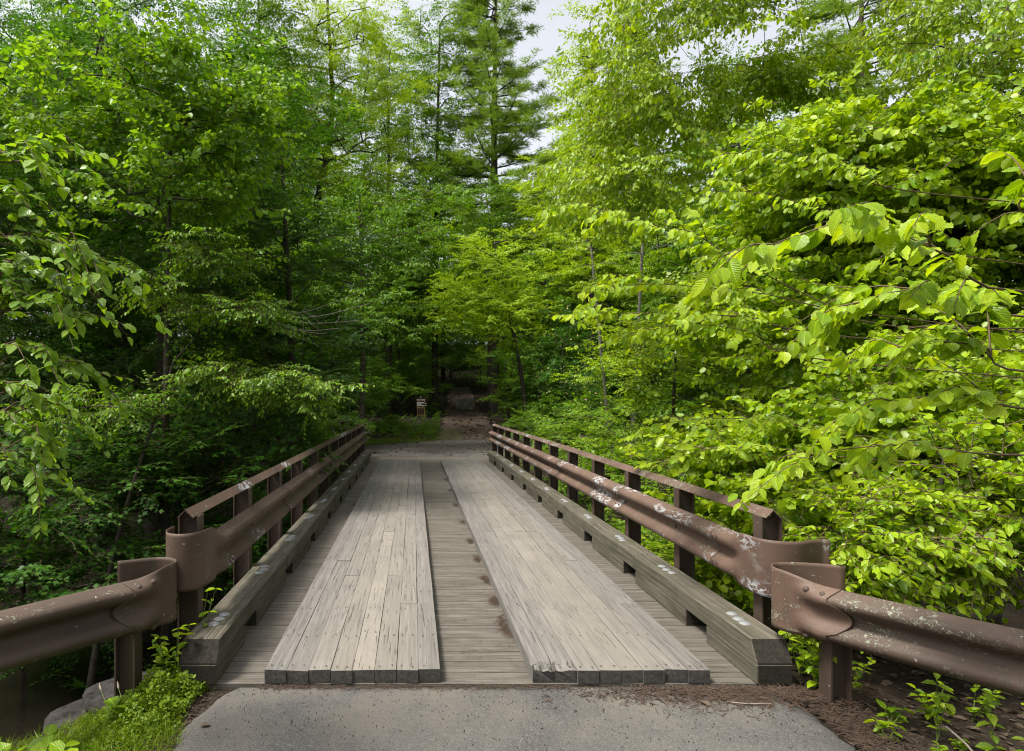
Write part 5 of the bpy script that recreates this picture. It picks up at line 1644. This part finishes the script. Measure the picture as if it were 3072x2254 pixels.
scatter('leaf_litter', 2600, (2.05, 6.0), (1.2, 4.6), .055, 'mid', 'litter', zoff=.008, flat=True, mask=lambda x, y: x > 2.12 + .05 * np.sin(y * 6))
scatter('leaf_litter', 700, (-2, 6), (17.6, 25), .09, 'mid', 'litter', zoff=.03, flat=True)
scatter('leaf_litter', 900, (2.0, 4.2), (24.8, 42), .16, 'mid', 'litter', zoff=.045, flat=True)
scatter('leaf_litter', 1200, (-8, -1.6), (7.8, 12), .09, 'mid', 'litter', zoff=.01, flat=True)
def needles(name, n, xf, yf, zf, ln=.045):
    x, y = xf(n), yf(n)
    a = rng.uniform(0, 6.28, n)
    f = frames(np.stack([x, y, np.broadcast_to(zf, (n,)) + rng.uniform(0, .008, n)], -1), np.stack([np.cos(a), np.sin(a), rng.normal(0, .08, n)], -1),
               np.stack([rng.normal(0, .3, n), rng.normal(0, .3, n), np.ones(n)], -1), ln * rng.uniform(.4, 1.2, n))
    return f
fs = [needles('', 5200, lambda n: np.clip(rng.normal(1.9, .42, n), .75, 2.6), lambda n: 3.50 - np.abs(rng.normal(0, .10, n)), .002),
      needles('', 1500, lambda n: rng.uniform(-.9, .9, n), lambda n: 3.515 - np.abs(rng.normal(0, .02, n)), .002, .03),
      needles('', 5000, lambda n: 2.13 + np.abs(rng.normal(0, .16, n)), lambda n: rng.uniform(2.2, 3.45, n), -.012),
      needles('', 1800, lambda n: -1.17 - np.abs(rng.normal(0, .05, n)), lambda n: rng.uniform(2.2, 3.45, n), -.03)]
for yy, k in ((4.35, 220), (4.55, 120), (5.0, 260), (5.6, 240), (6.3, 200), (7.1, 180), (8.2, 140), (9.5, 160), (11, 160), (12.5, 160)):
    fs.append(needles('', k, lambda n: .675 - np.abs(rng.normal(0, .028, n)), lambda n, yy=yy: rng.normal(yy, .07, n), .003, .04))
fs.append(needles('', 500, lambda n: rng.uniform(.16, .68, n), lambda n: rng.uniform(3.6, 12, n), .001, .035))
fs.append(needles('', 350, lambda n: rng.uniform(-.85, 1.7, n), lambda n: rng.uniform(3.6, 13, n), .086, .03))
f = cat(fs)
TPL['sliver'] = (np.array([(0, .05, 0), (0, -.05, 0), (1, -.03, .02), (1, .03, .02)]), [np.array([(0, 1, 2, 3)])], None)
obj('pine_needle_litter', leaves_mesh('pine_needle_litter', f, 'sliver'), LEAF['needle'], kind='stuff')
# grit on the asphalt
n = 1500
x = rng.uniform(-1.1, 2.05, n); y = 3.5 - rng.random(n) ** 1.4 * 1.2
fg = frames(np.stack([x, y, np.full(n, .002)], -1), rng.normal(size=(n, 3)) * (1, 1, .1), rng.normal(0, .3, (n, 3)) + (0, 0, 1), rng.uniform(.003, .009, n))
obj('grit', leaves_mesh('grit', fg, 'flower'), M['rock'], kind='stuff')
def one_leaf(label, p, s, rz):
    pts, faces, uv = TPL['near']
    q = pts.copy(); q[:, 2] = np.abs(q[:, 1]) * .7 + .02 * np.sin(q[:, 0] * 7)
    o = obj('fallen_leaf', make_mesh('fallen_leaf', q * s, faces, tone=np.full(len(q), .8)), LEAF['litter'], loc=p, rot=(0, 0, rz))
    tag(o, label, 'leaf')
one_leaf('dry brown leaf on the asphalt near the mossy edge', (-1.07, 3.08, .004), .05, .3)
one_leaf('pale curled leaf on the asphalt before the right kerb', (1.58, 3.28, .004), .06, 1.9)
g = Geo(); g.tube(smooth_path([(1.70, 3.33, .006), (1.80, 3.30, .010), (1.93, 3.31, .007)], 8), np.linspace(.004, .002, 8), 5)
tag(obj('twig', g.mesh('twig'), M['dead']), 'short dry twig on the asphalt before the right kerb', 'twig')
g = Geo(); g.tube(smooth_path([G(2.62, 3.02) + (0, 0, .10), G(2.63, 2.90) + (0, 0, .06), G(2.58, 2.80) + (0, 0, .02), G(2.44, 2.72) + (0, 0, .02)], 12), np.linspace(.006, .004, 12), 5)
g.tube(smooth_path([G(2.58, 2.80) + (0, 0, .02), G(2.70, 2.84) + (0, 0, .03), G(2.78, 2.92) + (0, 0, .05)], 8), np.linspace(.005, .002, 8), 5)
tag(obj('twig', g.mesh('twig'), M['dead']), 'forked grey twig lying on dirt under the right guardrail', 'twig')
